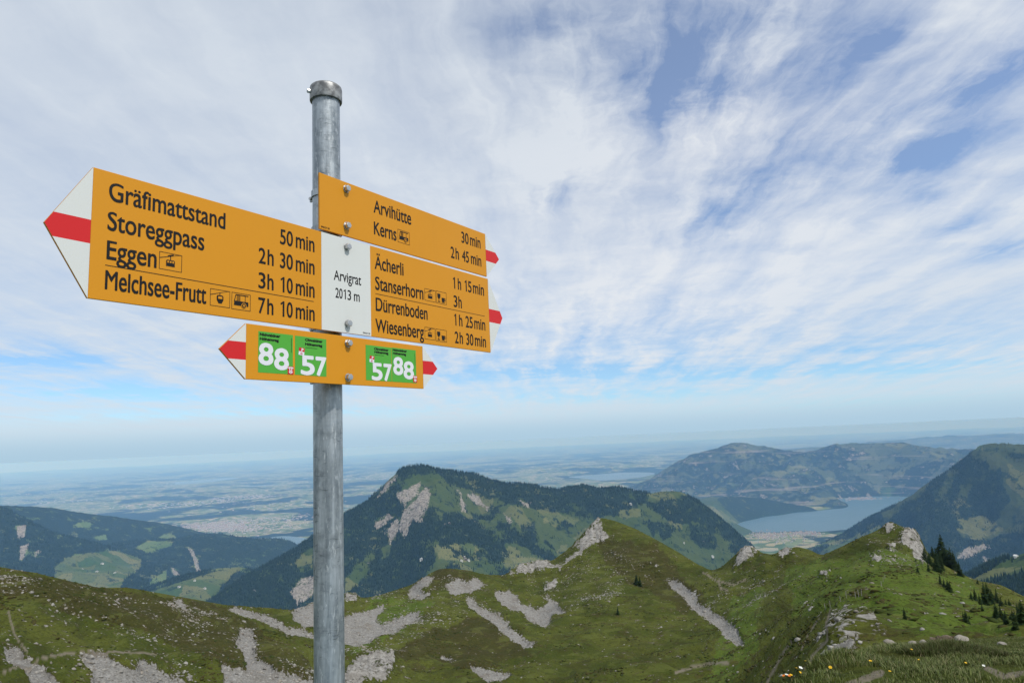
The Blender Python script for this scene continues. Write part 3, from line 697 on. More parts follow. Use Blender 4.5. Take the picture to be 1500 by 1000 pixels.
# --- the dark mountain on the right
M_RIGHT = mountain_material('mountain_dark_forest', 700.0, mott=2.6, grass=((0.040, 0.058, 0.020), (0.075, 0.090, 0.034)), field=200.0)
BUO = mountain('mountain', [(1120, 830, 8350), (1160, 812, 8320), (1196, 797, 8300), (1232, 781, 8250), (1260, 762, 8200), (1300, 742, 8150), (1332, 725, 8100), (1356, 707, 8080), (1380, 692, 8050), (1404, 676, 8020), (1422, 661, 8000), (1433, 652, 8000), (1442, 648, 8000), (1460, 647, 8000), (1500, 649, 8050), (1560, 655, 8100), (1700, 675, 8300)],
    [(1300, 800, 7500), (1350, 800, 7300), (1400, 760, 7500), (1450, 720, 7750), (1450, 800, 7200), (1500, 760, 7500), (1500, 830, 6900), (1400, 838, 6900), (1440, 680, 7880), (1500, 680, 7900), (1600, 760, 7500), (1230, 800, 7900), (1600, 830, 6900)] + [('s', p, -1580 / 6400, 6400) for p in (1120, 1250, 1400, 1550, 1700)],
    (6000, 10500), (1100, 1680), (520, 320), 900.0, 150.0, M_RIGHT,
    forest=[[(1290, 755), (1340, 730), (1380, 700), (1405, 690), (1410, 715), (1390, 735), (1395, 760), (1410, 790), (1440, 790), (1500, 775), (1700, 780), (1700, 900), (1350, 900), (1320, 830), (1290, 790)], [(1390, 685), (1440, 690), (1465, 685), (1470, 697), (1440, 702), (1400, 705)], [(1470, 660), (1500, 665), (1600, 670), (1600, 690), (1490, 675)], [(1215, 790), (1235, 775), (1262, 762), (1300, 745), (1310, 755), (1270, 775), (1240, 790)]],
    clear=[[(1418, 640), (1700, 640), (1700, 664), (1500, 660), (1470, 664), (1425, 672)], [(1400, 760), (1440, 755), (1455, 770), (1440, 780), (1405, 772)], [(1388, 690), (1400, 684), (1395, 715), (1375, 725)], [(1290, 750), (1312, 742), (1310, 755), (1295, 760)]],
    rock=[[(1405, 808), (1440, 795), (1446, 803), (1420, 815), (1400, 818)], [(1440, 814), (1452, 818), (1440, 826)]], fnoise=(0.26, 700.0), treeline=12.0, light=[[(1385, 655), (1440, 650), (1440, 660)], [(1190, 800), (1230, 785), (1290, 760), (1290, 790), (1230, 815)]])

# --- the long massif across the lake
M_MASSIF = mountain_material('mountain_far_massif', 1500.0, strata=0.75, mott=4.5, grass=((0.034, 0.056, 0.030), (0.120, 0.135, 0.070)), field=420.0)
mountain('mountain', [(860, 727, 18500), (880, 722, 18500), (910, 716, 18500), (936, 708, 18500), (960, 696, 18500), (980, 682, 18500), (1000, 672, 18500), (1016, 664, 18500), (1044, 658, 18500), (1060, 652, 18500), (1080, 647, 18500), (1096, 650, 18500), (1124, 654, 18500), (1156, 660, 18500), (1180, 662, 18600), (1196, 659, 18700), (1216, 651, 18800), (1240, 649, 18800), (1272, 649, 18800), (1300, 648, 18800), (1324, 648, 18800), (1352, 654, 18800), (1380, 656, 18800), (1420, 658, 18800), (1500, 664, 18800), (1600, 670, 18800)],
    [(1000, 712, 16900), (1060, 690, 17400), (1100, 712, 16500), (1150, 690, 17300), (1200, 700, 16800), (1250, 675, 17700), (1300, 690, 16800), (1350, 700, 16400), (1400, 690, 16800), (960, 722, 16900)] + [('s', p, -1560 / 14900, 14900) for p in (850, 950, 1050, 1150, 1250, 1350, 1500, 1600)],
    (14300, 23000), (840, 1620), (640, 260), 1700.0, 300.0, M_MASSIF, fnoise=(0.38, 1100.0), warp=3.0,
    forest=[[(940, 710), (1000, 680), (1040, 672), (1100, 690), (1150, 700), (1100, 706), (1040, 708), (1000, 715)], [(1230, 668), (1262, 690), (1270, 712), (1240, 715), (1220, 690)], [(1330, 690), (1400, 680), (1400, 720), (1330, 720)]], light=[[(1150, 680), (1180, 682), (1185, 695), (1160, 694)], [(1040, 700), (1090, 712), (1080, 722), (1035, 715)], [(1280, 675), (1310, 680), (1320, 695), (1290, 692)]])
M_SPUR = mountain_material('mountain_lake_spur', 500.0, field=240.0)
mountain('hills', [(960, 752, 13000), (985, 745, 13200), (1010, 735, 13300), (1032, 729, 13300), (1060, 727, 13300), (1108, 725, 13400), (1148, 724, 13400), (1180, 729, 13500), (1212, 735, 13500), (1236, 742, 13500), (1262, 752, 13500)],
    [(1030, 750, 12100), (1000, 762, 11600), (1076, 765, 11250), (1040, 775, 10800), (1100, 760, 11750), (1120, 757.5, 11900), (1150, 753.5, 12180), (1180, 750, 12400), (1210, 747, 12700), (1240, 745, 12900)] + [('s', p, -1640 / 11000, 11000) for p in (1120, 1160, 1200, 1240, 1270)] + [('s', p, -1600 / 10300, 10300) for p in (960, 1010, 1060)], (10100, 15000), (955, 1270), (340, 200), 800.0, 50.0, M_SPUR,
    forest=[[(1060, 722), (1110, 720), (1190, 725), (1250, 742), (1240, 754), (1180, 753), (1140, 743), (1090, 737), (1050, 731)]], fnoise=(0.05, 500.0), warp=2.0, light=[[(1010, 740), (1080, 740), (1075, 770), (1000, 775)]])
# --- pale ranges on the right horizon
mountain('hills', [(1180, 668, 46000), (1240, 656, 46000), (1290, 649, 46000), (1328, 646, 46000), (1360, 642, 46000), (1400, 641, 46000), (1440, 640, 46000), (1480, 637, 46000), (1520, 638, 46000), (1600, 634, 46000), (1700, 632, 46000)], [('s', p, -1530 / 38000, 38000) for p in (1180, 1300, 1450, 1600, 1700)], (37000, 58000), (1170, 1690), (260, 80), 5000.0, 260.0, M_MASSIF, fnoise=(0.2, 3000.0))
mountain('hills', [(1090, 672, 30000), (1120, 663, 30000), (1150, 659, 30000), (1190, 655, 30000), (1240, 655, 30000), (1300, 656, 30000), (1400, 660, 30000)], [('s', p, -1530 / 26000, 26000) for p in (1080, 1200, 1300, 1400)], (25500, 37000), (1080, 1410), (200, 70), 4000.0, 180.0, M_MASSIF, fnoise=(0.2, 2500.0))

# --- the wooded foothills on the left
M_LEFT = mountain_material('hills_forest_and_fields', 650.0, grass=((0.060, 0.115, 0.035), (0.135, 0.175, 0.06)), field=150.0)
L2 = mountain('hills', [(-200, 752, 10500), (-100, 748, 10500), (0, 744, 10500), (64, 746, 10500), (106, 750, 10500), (144, 754, 10500), (192, 760, 10500), (240, 766, 10500), (272, 773, 10500), (304, 781, 10500), (340, 791, 10500), (370, 799, 10500), (410, 812, 10500)],
    [(100, 790, 9400), (250, 792, 9700), (0, 790, 9300)] + [('s', p, -1570 / 8800, 8800) for p in (-200, 0, 150, 300, 410)], (8600, 12200), (-180, 415), (420, 160), 1100.0, 80.0, M_LEFT, forest=[[(-200, 740), (150, 740), (320, 775), (420, 810), (420, 850), (-200, 850)]], clear=[[(105, 768), (125, 764), (138, 767), (130, 772), (108, 773)], [(142, 785), (155, 782), (158, 790), (145, 791)], [(232, 786), (250, 782), (262, 787), (245, 792)]], warp=3.0)
L1 = mountain('mountain', [(-200, 690, 7800), (-100, 716, 7800), (-40, 730, 7800), (0, 742, 7800), (16, 747, 7800), (48, 765, 7800), (74, 778, 7800), (96, 785, 7800), (128, 791, 7800), (160, 801, 7800), (200, 816, 7800), (240, 834, 7800)],
    [(0, 800, 7000), (60, 820, 6700), (130, 830, 6800), (150, 860, 6000), (-100, 800, 6900), (0, 850, 6200), (60, 860, 6100), (200, 850, 6600), (230, 870, 6000)] + [('s', p, -.23, 5400) for p in (-200, 0, 120, 250)], (5200, 9600), (-180, 245), (420, 260), 800.0, 90.0, M_LEFT,
    forest=[[(-200, 680), (0, 735), (60, 768), (130, 788), (250, 830), (220, 850), (215, 880), (-200, 900)]], clear=[[(78, 832), (100, 815), (135, 808), (172, 806), (208, 818), (206, 832), (185, 845), (170, 870), (100, 870), (80, 845)]], rock=[[(24, 770), (40, 768), (36, 785), (26, 790)], [(30, 800), (42, 795), (38, 815), (28, 822)], [(48, 808), (58, 806), (52, 818)]], light=[[(78, 832), (100, 815), (135, 808), (172, 806), (208, 818), (206, 832), (185, 845), (170, 870), (100, 870), (80, 845)]], warp=3.0)
L3 = mountain('hills', [(120, 812, 8800), (140, 802, 8800), (170, 795, 8800), (198, 791, 8800), (237, 790, 8800), (266, 787, 8800), (282, 783, 8800), (320, 781, 8800), (352, 786, 8800), (378, 789, 8800), (410, 788, 8800), (432, 795, 8800), (450, 806, 8800), (480, 825, 8800), (520, 850, 8800)],
    [(240, 830, 7800), (300, 840, 7600), (380, 835, 7800), (200, 855, 7000), (150, 850, 7000), (430, 845, 7600), (330, 870, 7000)] + [('s', p, -.225, 6500) for p in (120, 250, 380, 520)], (6300, 10400), (110, 530), (420, 200), 700.0, 75.0, M_LEFT,
    forest=[[(110, 800), (200, 788), (290, 780), (420, 785), (530, 850), (530, 900), (110, 900)]], clear=[[(196, 802), (215, 792), (254, 793), (250, 800), (215, 808)], [(78, 832), (110, 812), (172, 806), (208, 818), (206, 832), (185, 845), (170, 870), (110, 870)]], rock=[[(274, 800), (280, 802), (290, 820), (292, 836), (287, 836), (284, 818)], [(249, 830), (256, 832), (264, 842), (256, 842)]], light=[[(110, 812), (172, 806), (208, 818), (206, 832), (185, 845), (170, 870), (110, 870)]], warp=3.0)
L5 = mountain('hills', [(140, 892, 5600), (170, 878, 5600), (211, 862, 5600), (256, 846, 5600), (290, 838, 5600), (320, 832, 5600), (352, 830, 5600), (368, 834, 5600), (385, 845, 5600), (400, 857, 5600), (430, 880, 5600)],
    [(280, 870, 5000), (340, 860, 5200), (380, 890, 4800), (240, 880, 5100)] + [('s', p, -.27, 4300) for p in (140, 250, 350, 430)], (4200, 6600), (130, 440), (360, 150), 450.0, 26.0, M_LEFT,
    forest=[[(130, 880), (200, 862), (256, 842), (300, 834), (320, 836), (250, 856), (205, 872), (150, 900)], [(345, 836), (375, 830), (430, 875), (430, 900), (300, 890), (330, 855)]], light=[[(205, 870), (256, 855), (320, 834), (352, 830), (350, 850), (320, 870), (300, 890), (200, 890)]], warp=3.0)
RL = mountain('hills', [(1370, 868, 3200), (1400, 852, 3200), (1425, 839, 3200), (1450, 826, 3200), (1475, 817, 3200), (1500, 810, 3200), (1560, 797, 3200), (1700, 770, 3200)], [(1450, 852, 2850), (1500, 845, 2850), (1500, 880, 2600), (1560, 850, 2750), (1600, 880, 2500)] + [('s', p, -.33, 2200) for p in (1370, 1480, 1600, 1700)], (2100, 4200), (1360, 1690), (300, 200), 260.0, 18.0, M_HORN,
    forest=[[(1400, 850), (1450, 822), (1485, 812), (1440, 840), (1420, 850)], [(1420, 862), (1460, 846), (1500, 836), (1600, 820), (1700, 820), (1700, 920), (1420, 900)]], clear=[[(1440, 843), (1470, 825), (1510, 812), (1600, 800), (1600, 812), (1500, 832), (1460, 844)]])


# --- forests: cone-shaped conifers by the thousand, one mass per slope
def cones(name, P, H, material, k=6, parent=None, slim=0.17):
    n = len(P); a = np.arange(k) * 2 * math.pi / k
    ph = rng.random(n)[:, None] * 6.28
    R = H * slim * rng.uniform(0.8, 1.25, n)
    ring = np.stack([np.cos(a + ph) * R[:, None], np.sin(a + ph) * R[:, None], -0.12 * H[:, None] + np.zeros((n, k)) + rng.uniform(-.06, .06, (n, k)) * H[:, None]], -1)
    mid = np.stack([np.cos(a + ph + .5) * R[:, None] * .5, np.sin(a + ph + .5) * R[:, None] * .5, .5 * H[:, None] + np.zeros((n, k))], -1)
    tip = np.stack([rng.normal(0, .02, n) * H, rng.normal(0, .02, n) * H, H], -1)[:, None]
    V = (np.concatenate([ring, mid, tip], 1) + P[:, None]).reshape(-1, 3).astype(np.float32)
    i = np.arange(k); j = (i + 1) % k
    tr = np.concatenate([np.stack([i, j, k + i], -1), np.stack([j, k + j, k + i], -1), np.stack([k + i, k + j, 2 * k + 0 * i], -1)])
    T = (tr[None] + (np.arange(n) * (2 * k + 1))[:, None, None]).reshape(-1).astype(np.int32)
    me = bpy.data.meshes.new(name); me.vertices.add(len(V)); me.vertices.foreach_set('co', V.ravel())
    me.loops.add(len(T)); me.loops.foreach_set('vertex_index', T)
    me.polygons.add(len(T) // 3); me.polygons.foreach_set('loop_start', np.arange(0, len(T), 3, dtype=np.int32)); me.update(calc_edges=True)
    me.materials.append(material)
    o = bpy.data.objects.new(name, me); COL.objects.link(o)
    return o


def conifer_fn(t, bs, co):
    n = t.noise(co, 0.09, 5, 0.6); n2 = t.noise(co, 1.5, 3, 0.6)
    c = t.mix(t.step(n, 0.35, 0.65), (0.010, 0.021, 0.011), (0.026, 0.046, 0.019))
    t.put(bs.inputs['Base Color'], t.mix(t.math('MULTIPLY', n2, 0.4), c, (0.010, 0.018, 0.008)))


M_CONIFER = surf('conifer_needles', conifer_fn)


def forest(L, n, hmin, hmax, label, box, thresh=0.5, sparse=0.0):
    m = L['forest'] * (L['px'] > box[0]) * (L['px'] < box[1]) * (L['py'] < box[2]) * (L['r'] < box[3])
    w = m + sparse * (1 - np.clip(L['rock'] * 3, 0, 1)) * (fbm(L['X'], L['Y'], 120.0, 4, 71) > 0.12) * (L['px'] > box[0]) * (L['px'] < box[1]) * (L['py'] < box[2]) * (L['r'] < box[3])
    w = (w * L['r']).ravel(); w = w / w.sum()
    idx = rng.choice(len(w), n, p=w)
    nr, nt = L['X'].shape; dth = abs(math.atan2(L['X'][0, 1], L['Y'][0, 1]) - math.atan2(L['X'][0, 0], L['Y'][0, 0]))
    j = rng.uniform(-.5, .5, (n, 2)) * (L['r'].ravel()[idx] * dth * 1.0)[:, None]
    P = np.stack([L['X'].ravel()[idx] + j[:, 0], L['Y'].ravel()[idx] + j[:, 1], L['Z'].ravel()[idx] - 1.0], -1)
    o = cones('forest', P, rng.uniform(hmin, hmax, n), M_CONIFER)
    o['label'] = label; o['category'] = 'forest'; o['kind'] = 'stuff'


forest(HORN, 36000, 11, 25, 'dark conifer forest on the broad mountain behind the signpost', (200, 1130, 935, 6000), sparse=0.13)
forest(RL, 5000, 12, 24, 'dark conifer forest at the lower right edge', (1380, 1660, 900, 3800), sparse=0.02)
forest(BUO, 16000, 14, 26, 'dark conifer forest on the right mountain above the lake', (1180, 1660, 900, 9000), sparse=0.10)
forest(L1, 7000, 14, 26, 'dark conifer forest on the leftmost foothill', (-160, 245, 900, 8600), sparse=0.05)
forest(L3, 7000, 14, 26, 'dark conifer forest on the middle foothill', (110, 520, 900, 9500), sparse=0.05)
forest(L5, 3500, 12, 24, 'conifer wood around the pale green pasture hill on the left', (150, 432, 900, 6000), sparse=0.05)


# --- the haze: one even volume of air over the whole country
def make_haze():
    b = MB(); b.box(-140000, 140000, -60000, 136000, -1600, 1.6)
    m = bpy.data.materials.new('haze_air'); m.use_nodes = True; t = NT(m.node_tree)
    v = t.node('ShaderNodeVolumePrincipled', {'Color': HAZE_COLOR, 'Density': HAZE_DENSITY, 'Absorption Color': (0.68, 0.68, 0.68), 'Anisotropy': -0.35})
    t.node('ShaderNodeOutputMaterial', {'Volume': v.outputs[0]})
    o = b.build('haze', m); o['kind'] = 'stuff'; o['label'] = 'pale blue haze filling the air over the valley'; o['category'] = 'haze'
# ------------------------------------------------------------------ the signpost
def paint(name, color, rough, dirt=0.10):
    """weathered sign paint: faint blotches, rain streaks running down, tiny dust specks"""
    def fn(t, bs):
        co = t.node('ShaderNodeTexCoord').outputs['Object']
        a = t.noise(co, 7.0, 5, 0.6); b = t.noise(t.vmath('MULTIPLY', co, (60, 60, 4)), 1.0, 4, 0.6)
        sp = t.noise(co, 420.0, 2, 0.5)
        d = t.math('ADD', t.math('MULTIPLY', t.math('SUBTRACT', a, 0.45), 1.2, clamp=True), t.math('MULTIPLY', t.math('SUBTRACT', b, 0.55), 1.3, clamp=True))
        d = t.math('MULTIPLY', d, dirt * 3, clamp=True)
        c = t.mix(d, color, tuple(x * 0.78 + 0.01 for x in color[:3]))
        c = t.mix(t.math('MULTIPLY', t.step(sp, 0.70, 0.76), 0.35), c, tuple(x * 0.5 for x in color[:3]))
        t.put(bs.inputs['Base Color'], c)
        t.put(bs.inputs['Roughness'], t.math('MULTIPLY_ADD', a, 0.25, rough - 0.1))
        bm_ = t.node('ShaderNodeBump', {'Height': t.noise(co, 90.0, 3, 0.5), 'Strength': 0.03, 'Distance': 0.002})
        t.put(bs.inputs['Normal'], bm_.outputs[0])
    return mat(name, color, rough, fn=fn)


YEL = (0.69, 0.283, 0.008)
M_YEL = paint('yellow_sign_paint', YEL, 0.42)
M_YEDGE = paint('yellow_edge_paint', (0.62, 0.27, 0.02), 0.5, 0.25)
M_WHITE = paint('white_sign_paint', (0.70, 0.705, 0.67), 0.4, 0.10)
M_RED = paint('red_sign_paint', (0.66, 0.018, 0.02), 0.42)
M_BLACK = mat('black_lettering', (0.010, 0.009, 0.009), 0.55, 0.0, 0.25)
M_GREEN = paint('green_sticker', (0.09, 0.40, 0.045), 0.4)
M_SWHITE = mat('white_sticker_print', (0.78, 0.77, 0.80), 0.45)
M_SRED = mat('red_sticker_print', (0.62, 0.02, 0.03), 0.45)


def galv(t, bs):
    co = t.node('ShaderNodeTexCoord').outputs['Object']
    st = t.vmath('MULTIPLY', co, (70, 70, 6))
    streak = t.noise(st, 1.0, 6, 0.62)
    sc1 = t.noise(t.vmath('MULTIPLY', co, (40, 40, 260)), 1.0, 4, 0.6)          # short cross scratches
    blot = t.noise(co, 24.0, 6, 0.65)
    vor = t.node('ShaderNodeTexVoronoi', {'Vector': co, 'Scale': 130.0}).outputs['Color']
    sp = t.node('ShaderNodeSeparateColor', {0: vor}).outputs[0]
    c = t.mix(t.step(streak, 0.3, 0.75), (0.22, 0.25, 0.272), (0.57, 0.61, 0.635))
    c = t.mix(t.math('MULTIPLY', t.step(blot, 0.45, 0.68), 0.6), c, (0.15, 0.175, 0.19))
    c = t.mix(t.math('MULTIPLY', sp, 0.22), c, (0.62, 0.65, 0.66))
    c = t.mix(t.math('MULTIPLY', t.math('MULTIPLY', t.step(sc1, 0.58, 0.66), t.step(blot, 0.46, 0.60)), 0.6), c, (0.10, 0.115, 0.12))
    c = t.mix(t.math('MULTIPLY', t.step(t.noise(t.vmath('MULTIPLY', co, (170, 170, 30)), 1.0, 6, 0.75), 0.56, 0.64), 0.65), c, (0.78, 0.80, 0.80))
    t.put(bs.inputs['Base Color'], c)
    t.put(bs.inputs['Roughness'], t.math('MULTIPLY_ADD', streak, 0.25, 0.38))
    bm_ = t.node('ShaderNodeBump', {'Height': t.math('ADD', t.math('MULTIPLY', sc1, 0.5), streak), 'Strength': 0.22, 'Distance': 0.002})
    t.put(bs.inputs['Normal'], bm_.outputs[0])


M_GALV = mat('galvanised_steel', (0.5, 0.55, 0.57), 0.45, 0.72, fn=galv)
M_CAP = mat('weathered_cap_metal', (0.27, 0.27, 0.27), 0.5, 0.6, fn=lambda t, bs: t.put(bs.inputs['Base Color'], t.mix(t.step(t.noise(t.node('ShaderNodeTexCoord').outputs['Object'], 60.0, 6, 0.65), 0.35, 0.65), (0.16, 0.16, 0.16), (0.42, 0.42, 0.41))))
M_BOLT = mat('bolt_steel', (0.55, 0.54, 0.52), 0.32, 0.9)

YAW = 0.976
PB = (-0.394, 1.4412)                                # pole axis
POLE_R, BOARD_W, ZB = 0.030, 0.0624, -1.85
post = empty('signpost', (PB[0], PB[1], ZB), 'yellow hiking signpost with three stacked arrow boards on a round galvanised steel pole', 'signpost', rz=YAW)
TOP = 0.806                                          # pole top over eye level
mb = MB()
mb.lathe([(POLE_R, -0.6), (POLE_R, TOP - ZB - 0.004)], 64)
mb.box(-0.0013, 0.0013, -POLE_R - 0.0007, -POLE_R + 0.004, -0.6, TOP - ZB - 0.03)   # weld seam
pole = mb.build('pole', M_GALV, post, smooth_angle=math.radians(40))
pole.rotation_euler = (0, 0, math.radians(-38))
mb = MB()
mb.lathe([(0.0348, -0.036), (0.0355, -0.034), (0.0355, -0.008), (0.0345, -0.003), (0.031, 0.0), (0.015, 0.0025), (0.002, 0.003)], 48)
capo = mb.build('pole_cap', M_CAP, post, smooth_angle=math.radians(40)); capo.location = (0, 0, TOP - ZB)
mb = MB()
mb.lathe([(0.0045, 0), (0.0045, 0.007), (0.003, 0.008)], 12, M=Matrix.Translation((0, 0, -0.018)) @ Matrix.Rotation(math.radians(155), 4, 'Z') @ Matrix.Translation((0.0345, 0, 0)) @ Matrix.Rotation(math.radians(90), 4, 'Y'))
mb.build('set_screw', M_BOLT, capo)


def outline_text(body, x0, x1, zb, cap, off, y, mi, out, shear=0.0):
    """one run of lettering fitted between x0 and x1 on the baseline zb; strokes re-weighted after condensing"""
    if body == '1':                                  # a one with a flag
        w = cap * 0.135; xr = x1
        out.poly([(xr - w, y, zb), (xr, y, zb), (xr, y, zb + cap), (xr - w * 0.75, y, zb + cap), (x0, y, zb + cap * 0.84), (x0 + w * 0.35, y, zb + cap * 0.735), (xr - w, y, zb + cap * 0.85)], mi)
        return
    cu = bpy.data.curves.new('t', 'FONT'); cu.body = body; cu.size = 1.0; cu.shear = shear
    o = bpy.data.objects.new('t', cu); COL.objects.link(o)
    dg = bpy.context.evaluated_depsgraph_get(); ev = o.evaluated_get(dg)
    src = ev.to_curve(dg)
    xs = [p.co.x for s in src.splines for p in s.bezier_points]
    sx = (x1 - x0 - 2 * off) / (max(xs) - min(xs)); sz = (cap - 2 * off) / CAPH
    me = bpy.data.meshes.new_from_object(ev)
    def tall(v):                                     # lift the x-height to that of signage lettering
        h = v * sz; xh = XH * sz; k = 0.74 * CAPH / XH
        if h <= 0 or h >= CAPH * sz: return h
        return h * k if h <= xh else xh * k + (h - xh) * (CAPH * sz - xh * k) / (CAPH * sz - xh)
    fs = []
    for p in me.polygons:
        f = list(p.vertices)
        fs.append(f if p.normal.z > 0 else f[::-1])
    k = 0; low = any(ch.islower() for ch in body)
    for dx, dz in ((0, 0), (-1, 0), (1, 0), (0, -.8), (0, .8), (-.75, -.6), (.75, -.6), (-.75, .6), (.75, .6)):   # thicken the condensed strokes
        out.add([(x0 + off + (v.co.x - min(xs)) * sx + dx * off, y - k * 0.000012, zb + off + (tall(v.co.y) if low else v.co.y * sz) + dz * off) for v in me.vertices], fs, mi)
        k += 1
    bpy.data.objects.remove(o); bpy.data.curves.remove(cu); bpy.data.meshes.remove(me)


def cap_height(ch='H'):
    cu = bpy.data.curves.new('t', 'FONT'); cu.body = ch
    o = bpy.data.objects.new('t', cu); COL.objects.link(o)
    dg = bpy.context.evaluated_depsgraph_get()
    me = bpy.data.meshes.new_from_object(o.evaluated_get(dg)); h = max(v.co.y for v in me.vertices)
    bpy.data.objects.remove(o); bpy.data.curves.remove(cu); bpy.data.meshes.remove(me)
    return h


CAPH = cap_height(); XH = cap_height('x')
YF = -BOARD_W                                        # front face of the boards
TH = 0.0045
MM = 0.001


def Z(v): return v - ZB


def board(x0, x1, v0, v1, tips, label):
    b = MB(); b.box(x0, x1, YF, YF + TH, Z(v0), Z(v1))
    o = b.build('sign_board', [M_YEL], post, bevel=0.0006)
    o['label'] = label
    vm = (v0 + v1) / 2; hs = 0.0183 if v1 - v0 > 0.13 else 0.0183 * 0.87
    for sx, xe, xt in tips:                          # butted arrow tips: white, red stripe, white
        t = MB()
        k = (v1 - vm - hs) / (v1 - vm)
        xs = xt + (xe - xt) * (hs / (v1 - vm))
        e = 0.0002 * sx
        def tri(pts, mi):
            pts = pts if sx > 0 else pts[::-1]
            t.prism([(x, Z(v)) for x, v in pts], YF, YF + TH, mi, 2)
        tri([(xe + e, vm + hs), (xs, vm + hs), (xe + e, v1)], 0)
        tri([(xe + e, vm - hs), (xs, vm - hs), (xt, vm), (xs, vm + hs), (xe + e, vm + hs)], 1)
        tri([(xe + e, v0), (xs, vm - hs), (xe + e, vm - hs)], 0)
        # drop the hidden inner walls so that no two faces share a plane
        keep = []
        for i, f in enumerate(t.f):
            zz = [t.v[j][2] for j in f]; ys = [t.v[j][1] for j in f]
            inner = max(zz) - min(zz) < 1e-7 and max(ys) - min(ys) > 1e-4
            if not inner: keep.append(i)
        t.f = [t.f[i] for i in keep]; t.m = [t.m[i] for i in keep]
        t.build('arrow_tip', [M_WHITE, M_RED, M_YEDGE], o)['label'] = 'white arrow tip with red stripe'
    return o


def words(bd, runs, cap, off, name='lettering', label=None):
    t = MB()
    for body, a, b, v in runs: outline_text(body, a * MM, b * MM, Z(v * MM), cap * MM, off * MM, YF - 0.00035, 0, t)
    o = t.build(name, [M_BLACK], bd)
    return o


def rule(bd, a, b, v, w=1.1):
    t = MB(); y = YF - 0.0003
    t.poly([(a * MM, y, Z((v - w / 2) * MM)), (b * MM, y, Z((v - w / 2) * MM)), (b * MM, y, Z((v + w / 2) * MM)), (a * MM, y, Z((v + w / 2) * MM))])
    return t.build('rule_line', [M_BLACK], bd)


def pictogram(bd, kind, x0, x1, v0, v1):
    """framed black symbol: cabin | gondola | bus | inn"""
    t = MB(); W, H = x1 - x0, v1 - v0
    def P(pts, mi=0, lift=0.0):
        q = [((x0 + a * W) * MM, YF - 0.0003 - lift, Z((v0 + b * H) * MM)) for a, b in pts]
        ar = sum(q[i][0] * q[(i + 1) % len(q)][2] - q[(i + 1) % len(q)][0] * q[i][2] for i in range(len(q)))
        t.poly(q if ar > 0 else q[::-1], mi)
    def R(a, b, c, d, mi=0, lift=0.0): P([(a, c), (b, c), (b, d), (a, d)], mi, lift)
    def disc(cx, cy, r, mi=0, lift=0.0, n=20): P([(cx + r * math.cos(i * 2 * math.pi / n), cy + r * W / H * math.sin(i * 2 * math.pi / n)) for i in range(n)], mi, lift)
    fr = 0.85 / W; fh = 0.85 / H
    R(0, 1, 0, fh); R(0, 1, 1 - fh, 1); R(0, fr, fh, 1 - fh); R(1 - fr, 1, fh, 1 - fh)
    L1, L2 = 0.0002, 0.0004
    if kind in ('cabin', 'gondola'):
        P([(fr, .62), (fr, .665), (.86, 1 - fh), (.93, 1 - fh), (.80, .93)])
        if kind == 'cabin':
            P([(.36, .80), (.36, .85), (.62, .96), (.62, .90)], 0, L1)
            R(.475, .505, .60, .84, 0, L1); P([(.30, .24), (.68, .24), (.68, .55), (.64, .60), (.34, .60), (.30, .55)], 0, L1)
            for a in (.345, .455, .565): R(a, a + .075, .44, .54, 1, L2)
        else:
            R(.47, .50, .66, .84, 0, L1); P([(.42, .20), (.58, .20), (.66, .40), (.66, .62), (.60, .68), (.38, .68), (.33, .62), (.33, .40)], 0, L1)
            P([(.395, .46), (.595, .46), (.595, .60), (.395, .60)], 1, L2)
    elif kind == 'bus':
        P([(.12, .26), (.88, .26), (.88, .52), (.14, .52)], 0, L1)
        P([(.20, .86), (.88, .86), (.88, .91), (.22, .91)], 0, L1)
        P([(.12, .50), (.16, .50), (.24, .90), (.20, .90)], 0, L1)
        for a in (.27, .32, .37): R(a, a + .022, .50, .87, 0, L1)
        R(.42, .445, .50, .87, 0, L1); R(.70, .725, .50, .87, 0, L1)
        disc(.64, .28, .135, 1, L2); disc(.64, .28, .105, 0, L2 + L1); disc(.64, .28, .05, 1, L2 + 2 * L1)
    else:
        P([(.12, .80), (.40, .80), (.40, .55), (.34, .42), (.28, .38), (.28, .20), (.38, .16), (.38, .12), (.14, .12), (.14, .16), (.24, .20), (.24, .38), (.18, .42), (.12, .55)], 0, L1)
        P([(.52, .52), (.82, .52), (.80, .24), (.74, .18), (.60, .18), (.54, .24)], 0, L1)
        R(.50, .86, .12, .155, 0, L1)
        P([(.80, .48), (.92, .48), (.92, .30), (.80, .26)], 0, L1); P([(.82, .44), (.885, .44), (.885, .34), (.82, .31)], 1, L2)
    return t.build('pictogram', [M_BLACK, M_YEL], bd)


def bolt(bd, v, x=0.0):
    t = MB()
    M = Matrix.Translation((x, YF, Z(v))) @ Matrix.Rotation(math.radians(90), 4, 'X')
    t.lathe([(0.0085, 0), (0.0085, 0.0016)], 24, M=M)
    t.lathe([(0.0072, 0.0016), (0.0074, 0.0022), (0.0074, 0.0078), (0.0064, 0.0092), (0.0015, 0.0094)], 6, M=M @ Matrix.Rotation(v * 9, 4, 'Z'))
    return t.build('bolt', M_BOLT, bd, bevel=0.0005)


